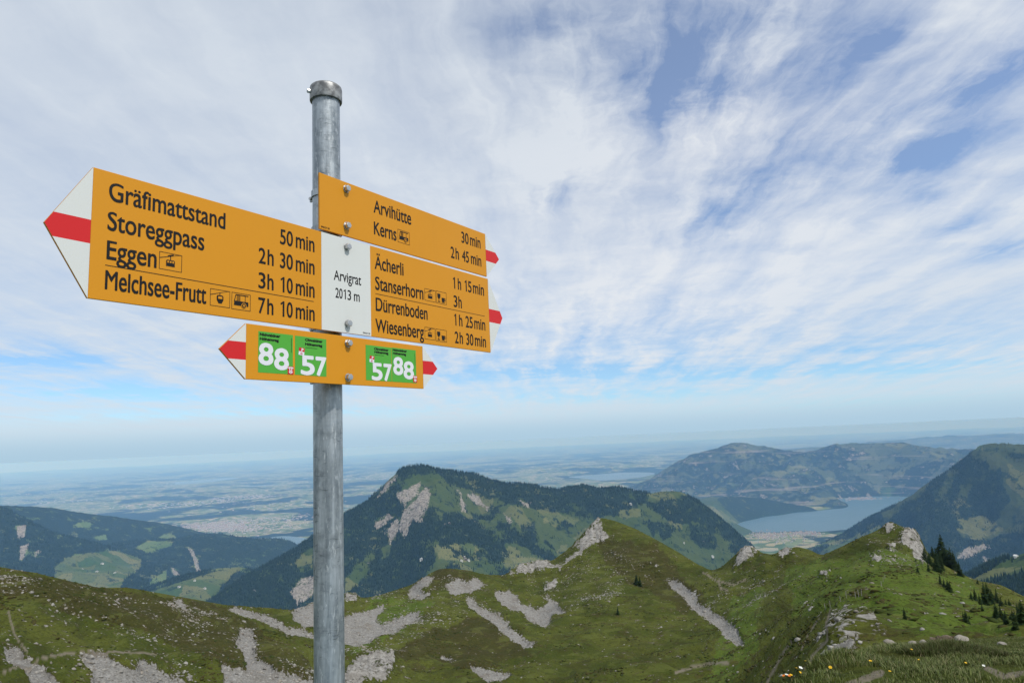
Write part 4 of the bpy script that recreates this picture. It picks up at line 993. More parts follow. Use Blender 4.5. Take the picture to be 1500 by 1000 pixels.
# --- top board: one arrow to the right
b1 = board(-0.0721, 0.5019, 0.4454, 0.5660, [(1, 0.5019, 0.5643)], 'short yellow board, arrow to the right, two destinations')
words(b1, [('Arvihütte', 80.3, 203.5, 519.0)], 30, 0.52); words(b1, [('Kerns', 80.5, 152.0, 468.3)], 30, 0.52)
words(b1, [('30', 395.6, 426.3, 518.6), ('min', 432.8, 478.7, 518.6)], 30, 0.5)
words(b1, [('2', 349.3, 364.0, 468.3), ('h', 369.0, 382.6, 468.3), ('45', 395.7, 424.6, 468.3), ('min', 433.4, 479.2, 468.3)], 30, 0.5)
pictogram(b1, 'bus', 156.5, 196.2, 467.4, 498.5)
words(b1, [('09623 20', -68.5, -46.0, 449.0)], 3.6, 0.12, 'serial_number')
bolt(b1, 0.5505); bolt(b1, 0.4682)
# --- middle board: arrows both ways, white place panel between
b2 = board(-0.5049, 0.5057, 0.2362, 0.4398, [(-1, -0.5049, -0.5668), (1, 0.5057, 0.5684)], 'long yellow board with white place panel, arrows both ways')
t = MB(); y = YF - 0.00025
t.poly([(-0.0681, y, Z(0.2366)), (0.0673, y, Z(0.2366)), (0.0673, y, Z(0.4394)), (-0.0681, y, Z(0.4394))])
t.build('place_panel', [M_WHITE], b2)['label'] = 'white panel naming the summit and its height'
words(b2, [('Arvigrat', -36.1, 39.9, 344.2)], 21.2, 0.36); words(b2, [('20', -32.1, -12.6, 307.3), ('1', -10.2, -3.8, 307.3), ('3', 0.6, 10.8, 307.3), ('m', 18.6, 35.1, 307.3)], 21.2, 0.36)
words(b2, [('09623 20', 43.0, 64.0, 240.0)], 3.6, 0.12, 'serial_number')
for s, a, b, v in (('Gräfimattstand', -481.3, -283.4, 393.5), ('Storeggpass', -481.7, -322.7, 346.1), ('Eggen', -481.2, -404.3, 300.2), ('Melchsee-Frutt', -481.8, -317.0, 253.3),
                   ('Ächerli', 80.9, 173.2, 389.4), ('Stanserhorn', 81.5, 240.2, 342.3), ('Dürrenboden', 82.1, 253.3, 294.8), ('Wiesenberg', 80.3, 238.5, 247.4)):
    words(b2, [(s, a, b, v)], 30, 0.52)
for v, h, n in ((392.3, None, '50'), (345.5, '2', '30'), (298.4, '3', '10'), (251.1, '7', '10')):
    r = [(n, -168.0, -138.1, v)] if n[0] != '1' else [('1', -166.5, -157.5, v), ('0', -152.3, -138.3, v)]
    r += [('min', -131.2, -85.6, v)]
    if h: r += [(h, -214.8, -199.6, v), ('h', -195.6, -182.0, v)]
    words(b2, r, 30, 0.5)
for v, h, n in ((389.0, '1', '15'), (341.2, '3', None), (293.7, '1', '25'), (248.2, '2', '30')):
    r = [(h, 354.4, 363.0 if h == '1' else 369.6, v), ('h', 374.0, 387.5, v)]
    if n == '15': r += [('1', 402.4, 411.0, v), ('5', 416.5, 431.5, v)]
    elif n: r += [(n, 400.8, 431.3, v)]
    if n: r += [('min', 437.5, 486.0, v)]
    words(b2, r, 30, 0.5)
rule(b2, -482.6, -87.6, 290.8); rule(b2, 81.9, 485.3, 333.1)
pictogram(b2, 'cabin', -400.2, -361.8, 300.4, 329.7); pictogram(b2, 'gondola', -310.2, -272.2, 252.4, 282.4); pictogram(b2, 'bus', -269.0, -231.0, 251.7, 282.4)
pictogram(b2, 'cabin', 244.6, 285.6, 342.2, 371.6); pictogram(b2, 'inn', 287.2, 326.3, 341.6, 372.4)
pictogram(b2, 'cabin', 241.6, 279.5, 247.6, 277.0); pictogram(b2, 'inn', 282.0, 322.8, 246.6, 276.8)
bolt(b2, 0.4215); bolt(b2, 0.2564)
# --- bottom board: trail number stickers, arrows both ways
b3 = board(-0.2392, 0.2320, 0.1287, 0.2293, [(-1, -0.2392, -0.2906), (1, 0.2320, 0.2841)], 'small yellow board with green trail number stickers, arrows both ways')
bolt(b3, 0.2148); bolt(b3, 0.1436)


def quad(t, x0, x1, v0, v1, lift, mi): t.poly([(x0 * MM, YF - lift, Z(v0 * MM)), (x1 * MM, YF - lift, Z(v0 * MM)), (x1 * MM, YF - lift, Z(v1 * MM)), (x0 * MM, YF - lift, Z(v1 * MM))], mi)


def crest(t, x0, x1, v0, v1, double, rot=0.0):
    """small red and white cantonal shield with a key"""
    W, H = x1 - x0, v1 - v0; cx, cz = (x0 + x1) / 2, (v0 + v1) / 2; cr, sr = math.cos(rot), math.sin(rot)
    def P(pts, mi, lift):
        q = []
        for a, b in pts:
            dx, dz = (a - .5) * W, (b - .5) * H
            q.append(((cx + dx * cr - dz * sr) * MM, YF - lift, Z((cz + dx * sr + dz * cr) * MM)))
        t.poly(q, mi)
    P([(0, 0), (1, 0), (1, 1), (0, 1)], 3 if double else 2, 0.00075)
    if double:                                     # red field, two white keys
        for s in (-1, 1):
            P([(.5 + s * .16 - .07, .45), (.5 + s * .16 + .07, .45), (.5 + s * .16 + .07, .92), (.5 + s * .16 - .07, .92)], 2, 0.00090)
            q = [(.5, .80), (.5 + s * .42, .72), (.5 + s * .42, .90), (.5, .92)]
            P(q if s > 0 else q[::-1], 2, 0.00100)
        P([(.5, .05), (.80, .22), (.80, .36), (.5, .46), (.20, .36), (.20, .22)], 2, 0.00095)
        P([(.40, .20), (.60, .20), (.60, .30), (.40, .30)], 3, 0.00105)
    else:                                          # red over white, one key
        P([(0, .5), (1, .5), (1, 1), (0, 1)], 3, 0.00085)
        P([(.43, .45), (.57, .45), (.57, .95), (.43, .95)], 2, 0.00100)
        P([(.57, .74), (.78, .74), (.78, .93), (.57, .93)], 2, 0.00100)
        P([(.5, .06), (.72, .22), (.5, .42), (.28, .22)], 3, 0.00100)
        P([(.5, .16), (.60, .23), (.5, .32), (.40, .23)], 2, 0.00110)


def number_sticker(x0, x1, v0, v1, head, num, label):
    t = MB(); quad(t, x0, x1, v0, v1, 0.0003, 0)
    tx = lambda s, a, b, v, cap, off, mi: outline_text(s, a * MM, b * MM, Z(v * MM), cap * MM, off * MM, YF - 0.0006, mi, t)
    for s, a, b, v in head: tx(s, a, b, v, 5.6, 0.42, 1)
    for s, a, b, v, cap in num: tx(s, a, b, v, cap, 1.9, 2)
    return t


MS = [M_GREEN, M_BLACK, M_SWHITE, M_SRED]
t = number_sticker(-214.0, -137.8, 142.2, 218.0, [('Nidwaldner', -211.3, -166.5, 209.6), ('Höhenweg', -211.2, -170.0, 201.5)], [('8', -213.6, -181.6, 156.0, 41.4), ('8', -180.3, -147.2, 149.0, 41.4)], '')
crest(t, -150.0, -136.4, 142.4, 157.2, True)
quad(t, -141.9, -141.1, 184, 212, 0.0006, 1)
t.build('number_sticker', MS, b3)['label'] = 'left green sticker numbered 88'
t = number_sticker(-133.0, -56.7, 142.2, 217.8, [('Obwaldner', -109.2, -66.3, 209.2), ('Höhenweg', -109.2, -66.9, 200.8)], [('5', -120.0, -86.2, 142.6, 39.0), ('7', -84.2, -56.9, 142.4, 39.0)], '')
crest(t, -124.6, -111.2, 180.6, 195.2, False, -0.12)
quad(t, -108.6, -80, 196.4, 197.0, 0.0006, 1)
t.build('number_sticker', MS, b3)['label'] = 'green sticker numbered 57 left of the bolts'
t = number_sticker(50.2, 127.6, 140.6, 216.6, [('Obwaldner', 75.0, 118.8, 207.2), ('Höhenweg', 75.6, 118.2, 200.4)], [('5', 66.4, 99.0, 140.8, 39.0), ('7', 102.0, 127.5, 140.8, 39.0)], '')
crest(t, 61.0, 74.6, 179.4, 193.6, False, -0.12)
quad(t, 76, 104, 196.4, 197.0, 0.0006, 1)
t.build('number_sticker', MS, b3)['label'] = 'green sticker numbered 57 right of the bolts'
t = number_sticker(128.6, 208.0, 140.6, 217.4, [('Nidwaldner', 132.0, 178.0, 209.6), ('Höhenweg', 132.5, 175.2, 202.2)], [('8', 132.4, 164.8, 156.2, 41.0), ('8', 165.4, 200.0, 148.4, 41.4)], '')
crest(t, 196.8, 210.2, 142.6, 157.6, True)
quad(t, 204.2, 205.0, 182, 210, 0.0006, 1)
t.build('number_sticker', MS, b3)['label'] = 'right green sticker numbered 88'
# --- clamps: band round the pole, spacer to the board, ears on the far side
for v in (0.5505, 0.4682, 0.4215, 0.2564, 0.2148, 0.1436):
    t = MB(); h = 0.007; n = 40
    rings = []
    prof = [(POLE_R + 0.0004, -h), (POLE_R + 0.0028, -h), (POLE_R + 0.0028, h), (POLE_R + 0.0004, h), (POLE_R + 0.0004, -h)]
    t.lathe(prof, n, M=Matrix.Translation((0, 0, Z(v))), cap=False)
    t.box(-0.014, 0.014, -BOARD_W + TH + 0.0004, -POLE_R + 0.0006, Z(v) - h + 0.0008, Z(v) + h - 0.0008)
    for s in (-1, 1): t.box(s * 0.0065 - 0.002, s * 0.0065 + 0.002, POLE_R + 0.0005, POLE_R + 0.016, Z(v) - h + 0.001, Z(v) + h - 0.001)
    c = t.build('pole_clamp', M_GALV, post, smooth_angle=math.radians(40))
    s = MB(); s.lathe([(0.0035, -0.014), (0.0035, 0.014)], 10, M=Matrix.Translation((0, POLE_R + 0.010, Z(v))) @ Matrix.Rotation(math.radians(90), 4, 'Y'))
    s.build('clamp_screw', M_BOLT, c)
# ------------------------------------------------------------------ things on the ridge
NX, NY, NZ, NR, NPX, NPY = [a.ravel() for a in NEAR[:6]]
NSC, NRK, NSP, NRB = [a.ravel() for a in NEAR[6:10]]
GRID_T = np.arctan2(NEAR[0][0], NEAR[1][0]); GRID_LR = np.log(NEAR[3][:, 0])


def ground_z(x, y):
    """height of the ridge mesh under (x, y)"""
    x = np.asarray(x, float); y = np.asarray(y, float)
    ft = np.interp(np.arctan2(x, y), GRID_T, np.arange(len(GRID_T))); fr = np.interp(np.log(np.hypot(x, y)), GRID_LR, np.arange(len(GRID_LR)))
    i = np.clip(fr.astype(int), 0, len(GRID_LR) - 2); j = np.clip(ft.astype(int), 0, len(GRID_T) - 2); a = fr - i; b = ft - j; Zg = NEAR[2]
    return (Zg[i, j] * (1 - a) + Zg[i + 1, j] * a) * (1 - b) + (Zg[i, j + 1] * (1 - a) + Zg[i + 1, j + 1] * a) * b


def spot(px, py, rmin=3.0, rmax=520.0, L=None):
    """where the ground seen at that pixel lies"""
    if L is None: X, Y, Z_, R_, PX, PY = NX, NY, NZ, NR, NPX, NPY
    else: X, Y, Z_, R_, PX, PY = [L[k].ravel() for k in ('X', 'Y', 'Z', 'r', 'px', 'py')]
    c = np.abs(PX - px) + np.abs(PY - py) + np.where((R_ < rmin) | (R_ > rmax), 1e6, 0) + R_ * (0.004 if L is None else 0)
    i = int(np.argmin(c)); return float(X[i]), float(Y[i]), float(Z_[i]), float(R_[i])


def lumps(name, P, S, material, flat=0.6, sub=0, seed=3, parent=None):
    """many angular lumps as one mesh"""
    g = np.random.default_rng(seed)
    bm = bmesh.new(); bmesh.ops.create_icosphere(bm, subdivisions=1 + sub, radius=1.0)
    B = np.array([v.co[:] for v in bm.verts]); Fc = np.array([[v.index for v in f.verts] for f in bm.faces]); bm.free()
    n = len(P); k = len(B)
    V = B[None] * g.uniform(0.62, 1.25, (n, k, 1))
    V = V * np.stack([g.uniform(.7, 1.3, n), g.uniform(.7, 1.3, n), flat * g.uniform(.6, 1.3, n)], -1)[:, None]
    a = g.random(n) * 6.28; ca, sa = np.cos(a), np.sin(a); tl = g.normal(0, .25, n)
    z = V[..., 2] + V[..., 0] * tl[:, None]
    V = np.stack([V[..., 0] * ca[:, None] - V[..., 1] * sa[:, None], V[..., 0] * sa[:, None] + V[..., 1] * ca[:, None], z], -1) * np.asarray(S)[:, None, None] + np.asarray(P)[:, None]
    T = (Fc[None] + (np.arange(n) * k)[:, None, None]).reshape(-1).astype(np.int32); V = V.reshape(-1, 3).astype(np.float32)
    me = bpy.data.meshes.new(name); me.vertices.add(len(V)); me.vertices.foreach_set('co', V.ravel())
    me.loops.add(len(T)); me.loops.foreach_set('vertex_index', T)
    me.polygons.add(len(T) // 3); me.polygons.foreach_set('loop_start', np.arange(0, len(T), 3, dtype=np.int32)); me.update(calc_edges=True)
    me.materials.append(material)
    o = bpy.data.objects.new(name, me); COL.objects.link(o)
    return o


def rock_fn(t, bs, co):
    n = t.noise(co, 1.2, 8, 0.65); n2 = t.noise(co, 9.0, 6, 0.7); n0 = t.noise(co, 0.25, 3, 0.5)
    c = t.mix(t.step(n, 0.32, 0.68), (0.15, 0.14, 0.125), (0.36, 0.345, 0.31))
    c = t.mix(t.math('MULTIPLY', t.step(n2, 0.55, 0.7), 0.6), c, (0.08, 0.075, 0.065))
    c = t.mix(t.math('MULTIPLY', t.step(n0, 0.5, 0.65), 0.35), c, (0.22, 0.17, 0.12))
    t.put(bs.inputs['Base Color'], c)
    t.put(bs.inputs['Normal'], t.node('ShaderNodeBump', {'Height': t.math('ADD', n, t.math('MULTIPLY', n2, 0.4)), 'Strength': 0.7, 'Distance': 0.06}).outputs[0])


M_ROCK = surf('limestone', rock_fn)
M_DARKROCK = surf('weathered_brown_stone', lambda t, bs, co: t.put(bs.inputs['Base Color'], t.mix(t.step(t.noise(co, 7.0, 7, 0.7), 0.35, 0.65), (0.045, 0.032, 0.022), (0.17, 0.135, 0.10))))


def shrub_fn(t, bs, co):
    n = t.noise(co, 0.22, 6, 0.65); n2 = t.noise(co, 5.0, 6, 0.7)
    c = t.mix(t.step(n, 0.40, 0.60), (0.034, 0.048, 0.011), (0.058, 0.048, 0.018))
    c = t.mix(t.math('MULTIPLY', t.step(n2, 0.45, 0.7), 0.7), c, (0.075, 0.085, 0.022))
    t.put(bs.inputs['Base Color'], c)


M_SHRUB = surf('heath_shrubs', shrub_fn)


def scatter(w, n, sub=1.0):
    w = w / w.sum(); idx = rng.choice(len(w), n, p=w)
    j = rng.uniform(-.5, .5, (n, 2)) * (NR[idx] * 0.004)[:, None] * sub
    x, y = NX[idx] + j[:, 0], NY[idx] + j[:, 1]
    return np.stack([x, y, ground_z(x, y)], -1), idx


_vis = (NPX > -60) & (NPX < 1560) & (NPY < 1060) & (NR > 45) & (NR < 460)
_area = NR ** 1.0 * _vis
_cl = sstep(fbm(NX, NY, 26.0, 5, 4001, 0.62), 0.02, 0.40)
P, ix = scatter(_area * (NSP * _cl * 1.0 + NSC * 0.55 + 0.010 + 0.4 * NRK + 0.05 * NRB), 24000)
S = np.clip(rng.lognormal(-1.75, 0.55, len(P)), 0.08, 0.65)
o = lumps('rocks', P, S, M_ROCK, 0.6, seed=5); tag(o, 'pale loose stones strewn over the grassy ridge and scree', 'rocks', kind='stuff')
_cl2 = sstep(fbm(NX, NY, 18.0, 5, 4101, 0.65), 0.05, 0.45)
P, ix = scatter(_area * (1 - np.clip(NSC * 2, 0, 1)) * (1 - NRK) * (_cl2 + 0.02), 26000)
S = np.clip(rng.lognormal(-1.35, 0.45, len(P)), 0.12, 0.7)
o = lumps('heath', P, S, M_SHRUB, 0.38, seed=6); tag(o, 'low olive and brown heath cushions dotted over the ridge', 'ground cover', kind='stuff')

# --- conifers standing on the right flank: each with trunk and crown
M_BARK = surf('conifer_bark', lambda t, bs, co: t.put(bs.inputs['Base Color'], t.mix(t.noise(co, 4.0, 4), (0.05, 0.04, 0.03), (0.11, 0.09, 0.07))))


def needle_fn(t, bs, co):
    oi = t.node('ShaderNodeObjectInfo').outputs['Random']
    n = t.noise(co, 2.2, 5, 0.65)
    c = t.mix(t.step(n, 0.35, 0.65), (0.012, 0.024, 0.010), (0.034, 0.056, 0.018))
    t.put(bs.inputs['Base Color'], t.mix(t.math('MULTIPLY', oi, 0.5), c, (0.030, 0.040, 0.016)))


M_NEEDLE = surf('spruce_needles', needle_fn)


def tree_meshes(seed):
    """unit-height spruce: trunk and a crown of drooping, ragged branch sprays"""
    g = np.random.default_rng(seed)
    tr = MB(); tr.lathe([(0.018, -0.05), (0.014, 0.2), (0.009, 0.6), (0.002, 0.97)], 7)
    cr = MB()
    z = 0.05
    while z < 0.985:
        rad = 0.29 * (1 - z) ** 0.8 * g.uniform(.85, 1.15) + 0.012
        nb = int(5 + 9 * (1 - z))
        for b in range(nb):
            if g.random() < 0.10: continue
            a = b * 6.283 / nb + g.uniform(-.35, .35); L = rad * g.uniform(.6, 1.25); dz = -L * g.uniform(.15, .55); w = L * g.uniform(.22, .38)
            ca, sa = math.cos(a), math.sin(a)
            def q(u, v, h): return (ca * u - sa * v, sa * u + ca * v, z + h)
            cr.poly([q(0.004, 0, 0.012), q(L * .55, -w, dz * .35 - .006), q(L, g.uniform(-.3, .3) * w, dz)])
            cr.poly([q(0.004, 0, 0.012), q(L, g.uniform(-.3, .3) * w, dz), q(L * .55, w, dz * .35 - .006)])
            cr.poly([q(L * .2, 0, .006), q(L * .7, -w * .5, dz * .6 - .03), q(L * .75, w * .5, dz * .6 - .03)])
        z += 0.030 + 0.018 * (1 - z)
    cr.poly([(0.008, 0, .93), (-0.006, .008, .93), (0, 0, 1.02)]); cr.poly([(0, 0, 1.02), (-.006, -.008, .93), (0.008, 0.0, .93)])
    return tr, cr


_protos = []


def conifer(x, y, z, h, label, group, first):
    if len(_protos) < 5:
        r0 = empty('conifer_tree', (x, y, z), label, 'conifer', group); tr, cr = tree_meshes(100 + len(_protos))
        a = tr.build('trunk', M_BARK, r0); b = cr.build('crown', M_NEEDLE, r0); _protos.append((r0, a, b))
    else:
        s0, a0, b0 = _protos[int(rng.integers(len(_protos)))]
        r0 = s0.copy(); COL.objects.link(r0); r0['label'] = label; r0['group'] = group
        for q in (a0, b0):
            c = q.copy(); COL.objects.link(c); c.parent = r0
    r0.location = (x, y, z); w = rng.uniform(.75, 1.3); h *= rng.uniform(.55, 1.0)
    r0.scale = (h * w, h * w, h); r0.rotation_euler = (rng.normal(0, .02), rng.normal(0, .02), rng.uniform(0, 6.28))


TREES = {
    'tall dark conifer in the row behind the grey cliff of the right outcrop': [(1357, 833, 38), (1363, 833, 36), (1369, 831, 35), (1375, 830, 33), (1382, 830, 40), (1388, 833, 40), (1395, 836, 34), (1401, 839, 26), (1406, 843, 20), (1361, 838, 22), (1372, 836, 24), (1379, 834, 26)],
    'short conifer in the small clump below the cliff tree row': [(1378, 856, 18), (1383, 860, 20), (1388, 864, 22), (1393, 867, 22), (1397, 872, 16), (1386, 856, 15)],
    'lone little conifer standing at the cliff foot': [(1345, 838, 9)],
    'lone small conifer on the skyline of the right slope': [(1432, 855, 13)],
    'conifer in the dark thicket on the slope at the right edge': [(1424, 880, 18), (1430, 884, 20), (1436, 888, 22), (1443, 884, 26), (1449, 883, 28), (1455, 888, 26), (1461, 890, 28), (1468, 895, 26), (1474, 893, 22), (1481, 893, 18), (1440, 895, 16), (1450, 898, 20)],
    'conifer in the lower thicket cut by the right picture edge': [(1461, 906, 26), (1468, 912, 30), (1475, 914, 30), (1482, 918, 28), (1488, 921, 26), (1494, 908, 30), (1500, 912, 32), (1497, 931, 26), (1490, 934, 22), (1505, 925, 30), (1484, 906, 22), (1478, 925, 18)],
    'slim dark conifer on the grass slope right of the striped rock': [(1325, 908, 27), (1331, 914, 20)],
    'stunted conifer left of the slim dark pair on the grass slope': [(1310, 898, 13), (1336, 918, 12)],
    'bushy small conifer alone in the green right slope': [(1411, 904, 14), (1416, 911, 16), (1420, 906, 10)],
    'dark dwarf conifer on the upper face of the pointed grassy peak': [(932, 856, 20), (938, 858, 22)],
    'tiny dark conifer low on the peak slope above the scree tongue': [(905, 898, 12)],
}
for lab, lst in TREES.items():
    for px, py, h in lst:
        x, y, z, r = spot(px, py, 60)
        conifer(x, y, z - 0.2, max(h, 6) * r / FOC * 1.03, lab, 'conifers on the near ridge', False)

# --- fence posts over the green saddle
M_POST = surf('grey_fence_wood', lambda t, bs, co: t.put(bs.inputs['Base Color'], t.mix(t.noise(co, 9.0, 5), (0.20, 0.185, 0.16), (0.38, 0.36, 0.325))))
first = None
for i, (px, py, h) in enumerate([(1240, 877, 9), (1245, 876, 8), (1249, 875, 9), (1253, 875, 8), (1258, 874, 9), (1263, 873, 8), (1268, 872, 8), (1273, 871, 8), (1278, 870, 7), (1287, 864, 6), (1291, 858, 6), (1294, 852, 5), (1297, 846, 5), (1232, 882, 7), (1215, 889, 8), (1208, 893, 8), (1178, 890, 6)]):
    x, y, z, r = spot(px, py, 60)
    if first is None:
        t = MB(); t.lathe([(0.05, -0.4), (0.045, 0.5), (0.04, 0.96), (0.015, 1.02)], 8); first = t.build('fence_post', M_POST); o = first
        tag(o, 'weathered wooden fence post in the line across the green saddle', 'fence post', 'fence posts across the green saddle')
    else:
        o = first.copy(); COL.objects.link(o)
    o.location = (x, y, z); hh = h * r / FOC; o.scale = (1, 1, max(.7, min(1.5, hh))); o.rotation_euler = (rng.normal(0, .07), rng.normal(0, .07), rng.uniform(0, 6))

# --- boulders on the crest of the summit shoulder
BOULDERS = [
    (1327, 953, 17, 'pale round boulder at the left end of the boulder row on the grassy crest'), (1336, 943, 12, 'small grey boulder just above the leftmost pale round one'),
    (1356, 944, 17, 'white topped boulder in the gap left of the dark rock heap'), (1368, 937, 13, 'brown stone at the left foot of the dark rock heap'),
    (1378, 932, 17, 'dark brown stone on top of the rock heap'), (1389, 933, 18, 'broken dark slab in the middle of the rock heap'),
    (1398, 937, 14, 'dark stone on the right side of the rock heap'), (1408, 938, 20, 'smooth blue grey slab right of the dark rock heap'),
    (1419, 945, 15, 'grey stone at the right end of the boulder row'), (1304, 936, 22, 'flat pale slab left of the boulder row'), (1467, 944, 12, 'low stone beside the bare earth at the far right'),
]
for i, (px, py, w, lab) in enumerate(BOULDERS):
    x, y, z, r = spot(px, py, 5, 30)
    s = w * r / FOC * 0.42
    g = np.random.default_rng(40 + i)
    bm = bmesh.new(); bmesh.ops.create_icosphere(bm, subdivisions=3, radius=1.0)
    nrm = g.normal(size=(9, 3)); nrm /= np.linalg.norm(nrm, axis=1)[:, None]; dcut = g.uniform(.55, .9, 9)
    for v in bm.verts:
        p = np.array(v.co)
        for nn, dd in zip(nrm, dcut):
            q = p @ nn
            if q > dd: p = p - nn * (q - dd) * .92
        v.co = p * (1 + 0.05 * math.sin(7 * p[0] + i) * math.sin(6 * p[1])) * np.array([1.15, .9, .62])
    me = bpy.data.meshes.new('boulder'); bm.to_mesh(me); bm.free(); me.materials.append(M_DARKROCK if ('dark' in lab.split(' rock heap')[0].replace('the dark', '') or 'brown' in lab) else M_ROCK)
    o = bpy.data.objects.new('boulder', me); COL.objects.link(o); o.location = (x, y, z + s * .12); o.scale = (s, s, s); o.rotation_euler = (g.normal(0, .2), g.normal(0, .2), g.uniform(0, 6))
    tag(o, lab, 'boulder', 'boulders on the grassy crest')

# --- foreground grass
def grass_fn(t, bs, co):
    ao = t.node('ShaderNodeAttribute', attribute_name='tint'); s = t.node('ShaderNodeSeparateColor', {0: ao.outputs['Color']}).outputs
    c = t.mix(s[0], (0.058, 0.084, 0.016), (0.145, 0.168, 0.040)); c = t.mix(s[1], c, (0.25, 0.215, 0.11))
    t.put(bs.inputs['Base Color'], t.mix(s[2], c, (0.07, 0.035, 0.02)))
    t.put(bs.inputs['Roughness'], 0.6)


M_GRASS = surf('alpine_grass', grass_fn, 0.6, 0.25)


def blades(name, P, Hh, Wd, tint, label, cat, lean=0.45):
    n = len(P); a = rng.random(n) * 6.283; ca, sa = np.cos(a), np.sin(a); ln = np.abs(rng.normal(0, lean, n)) * Hh
    b0 = P + np.stack([-sa * Wd, ca * Wd, -.01 + 0 * a], -1); b1 = P + np.stack([sa * Wd, -ca * Wd, -.01 + 0 * a], -1)
    m0 = P + np.stack([ca * ln * .4 - sa * Wd * .7, sa * ln * .4 + ca * Wd * .7, Hh * .6], -1); m1 = P + np.stack([ca * ln * .4 + sa * Wd * .7, sa * ln * .4 - ca * Wd * .7, Hh * .6], -1)
    tp = P + np.stack([ca * ln, sa * ln, Hh * .95], -1)
    V = np.stack([b0, b1, m1, m0, tp], 1).reshape(-1, 3).astype(np.float32)
    base = np.array([0, 1, 2, 0, 2, 3, 3, 2, 4]); T = (base[None] + (np.arange(n) * 5)[:, None]).reshape(-1).astype(np.int32)
    me = bpy.data.meshes.new(name); me.vertices.add(len(V)); me.vertices.foreach_set('co', V.ravel())
    me.loops.add(len(T)); me.loops.foreach_set('vertex_index', T); me.polygons.add(len(T) // 3); me.polygons.foreach_set('loop_start', np.arange(0, len(T), 3, dtype=np.int32)); me.update(calc_edges=True)
    at = me.attributes.new('tint', 'FLOAT_COLOR', 'POINT'); at.data.foreach_set('color', np.repeat(np.concatenate([tint, np.ones((n, 1))], 1), 5, 0).astype(np.float32).ravel())
    me.materials.append(M_GRASS); o = bpy.data.objects.new(name, me); COL.objects.link(o); tag(o, label, cat, kind='stuff'); return o


n = 150000
th = rng.uniform(th_of(1080, 990), th_of(1580, 990), n); r = np.sqrt(rng.uniform(3.6 ** 2, 16.5 ** 2, n)); x, y = np.sin(th) * r, np.cos(th) * r
bare = fbm(x, y, 2.2, 4, 611, 0.6); keep = (bare < 0.30) | (rng.random(n) < .12)
bpx, bpy_ = project(x, y, ground_z(x, y)); keep &= ~((np.hypot((bpx - 1270) / 40, (bpy_ - 990) / 14) < 1) | (np.hypot((bpx - 1475) / 40, (bpy_ - 985) / 12) < 1)) | (rng.random(n) < .08)
x, y, r = x[keep], y[keep], r[keep]; n = len(x)
P = np.stack([x, y, ground_z(x, y)], -1)
tall = sstep(fbm(x, y, 1.1, 4, 621, 0.6), -.2, .5)
H = (0.016 + 0.036 * tall) * rng.uniform(.5, 1.5, n) * (1 - .45 * sstep(r, 8, 14))
tint = np.stack([np.clip(rng.normal(.45, .25, n) + .25 * fbm(x, y, 1.6, 3, 633), 0, 1), (rng.random(n) < .16) * rng.uniform(.4, 1, n), np.zeros(n)], -1)
blades('grass', P, H, 0.0016 + 0.0012 * rng.random(n), tint, 'short alpine grass covering the summit shoulder in the lower right corner', 'grass', .8)
# the dark tussock with rusty heads
x0, y0, z0, r0 = spot(1395, 957, 7, 12)
n = 9000; a = rng.random(n) * 6.28; q = np.sqrt(rng.random(n)); x = x0 + q * np.cos(a) * .50; y = y0 + q * np.sin(a) * .32
P = np.stack([x, y, ground_z(x, y)], -1); tint = np.stack([rng.uniform(0, .4, n), (rng.random(n) < .08) * .7, (rng.random(n) < .35) * rng.uniform(.3, .8, n)], -1)
o = blades('grass_tussock', P, (.05 + .12 * (1 - q) * rng.uniform(.5, 1.2, n)), 0.0022 + 0 * q, tint, 'dark bushy tussock with rusty heads in front of the rock heap', 'tussock', .5); del o['kind']

# --- yellow and white flowers in the grass
M_STEM = mat('flower_stem', (0.06, 0.10, 0.02), 0.6); M_PETY = mat('yellow_petals', (0.75, 0.48, 0.02), 0.5); M_PETW = mat('white_petals', (0.75, 0.75, 0.70), 0.5); M_PETO = mat('orange_petals', (0.70, 0.20, 0.02), 0.5)
fl = {}
for px, py, kind in [(1153, 983, 'y'), (1163, 972, 'y'), (1165, 979, 'y'), (1146, 987, 'o'), (1143, 993, 'w'), (1168, 982, 'w'), (1216, 976, 'y'), (1277, 973, 'y'), (1176, 968, 'y'), (1333, 949, 'y'), (1348, 962, 'y'), (1148, 980, 'o'), (1412, 968, 'y'), (1440, 975, 'w'), (1305, 985, 'y')]:
    x, y, z, r = spot(px, py + 12, 3.5, 16)
    word = {'y': 'yellow', 'o': 'orange', 'w': 'white'}[kind]
    if kind not in fl:
        rt = empty('flower', (x, y, z), 'small %s mountain flower standing in the foreground grass' % word, 'flower', '%s flowers in the foreground grass' % word)
        s = MB(); s.lathe([(0.0015, -0.02), (0.0012, 0.10)], 5); st = s.build('stem', M_STEM, rt)
        h = MB()
        for k in range(7):
            a = k * 6.283 / 7; ca, sa = math.cos(a), math.sin(a)
            h.poly([(0, 0, .098), (ca * .010 - sa * .006, sa * .010 + ca * .006, .104), (ca * .017, sa * .017, .106), (ca * .010 + sa * .006, sa * .010 - ca * .006, .104)])
        h.lathe([(.006, .099), (.005, .105), (.001, .107)], 8)
        hd = h.build('petals', {'y': M_PETY, 'o': M_PETO, 'w': M_PETW}[kind], rt); fl[kind] = (rt, st, hd)
    else:
        s0, a0, b0 = fl[kind]; rt = s0.copy(); COL.objects.link(rt)
        for q in (a0, b0): c = q.copy(); COL.objects.link(c); c.parent = rt
    rt.location = (x, y, z); rt.rotation_euler = (rng.normal(-.3, .2), rng.normal(0, .2), rng.uniform(0, 6)); k = rng.uniform(.5, .85); rt.scale = (k, k, k)

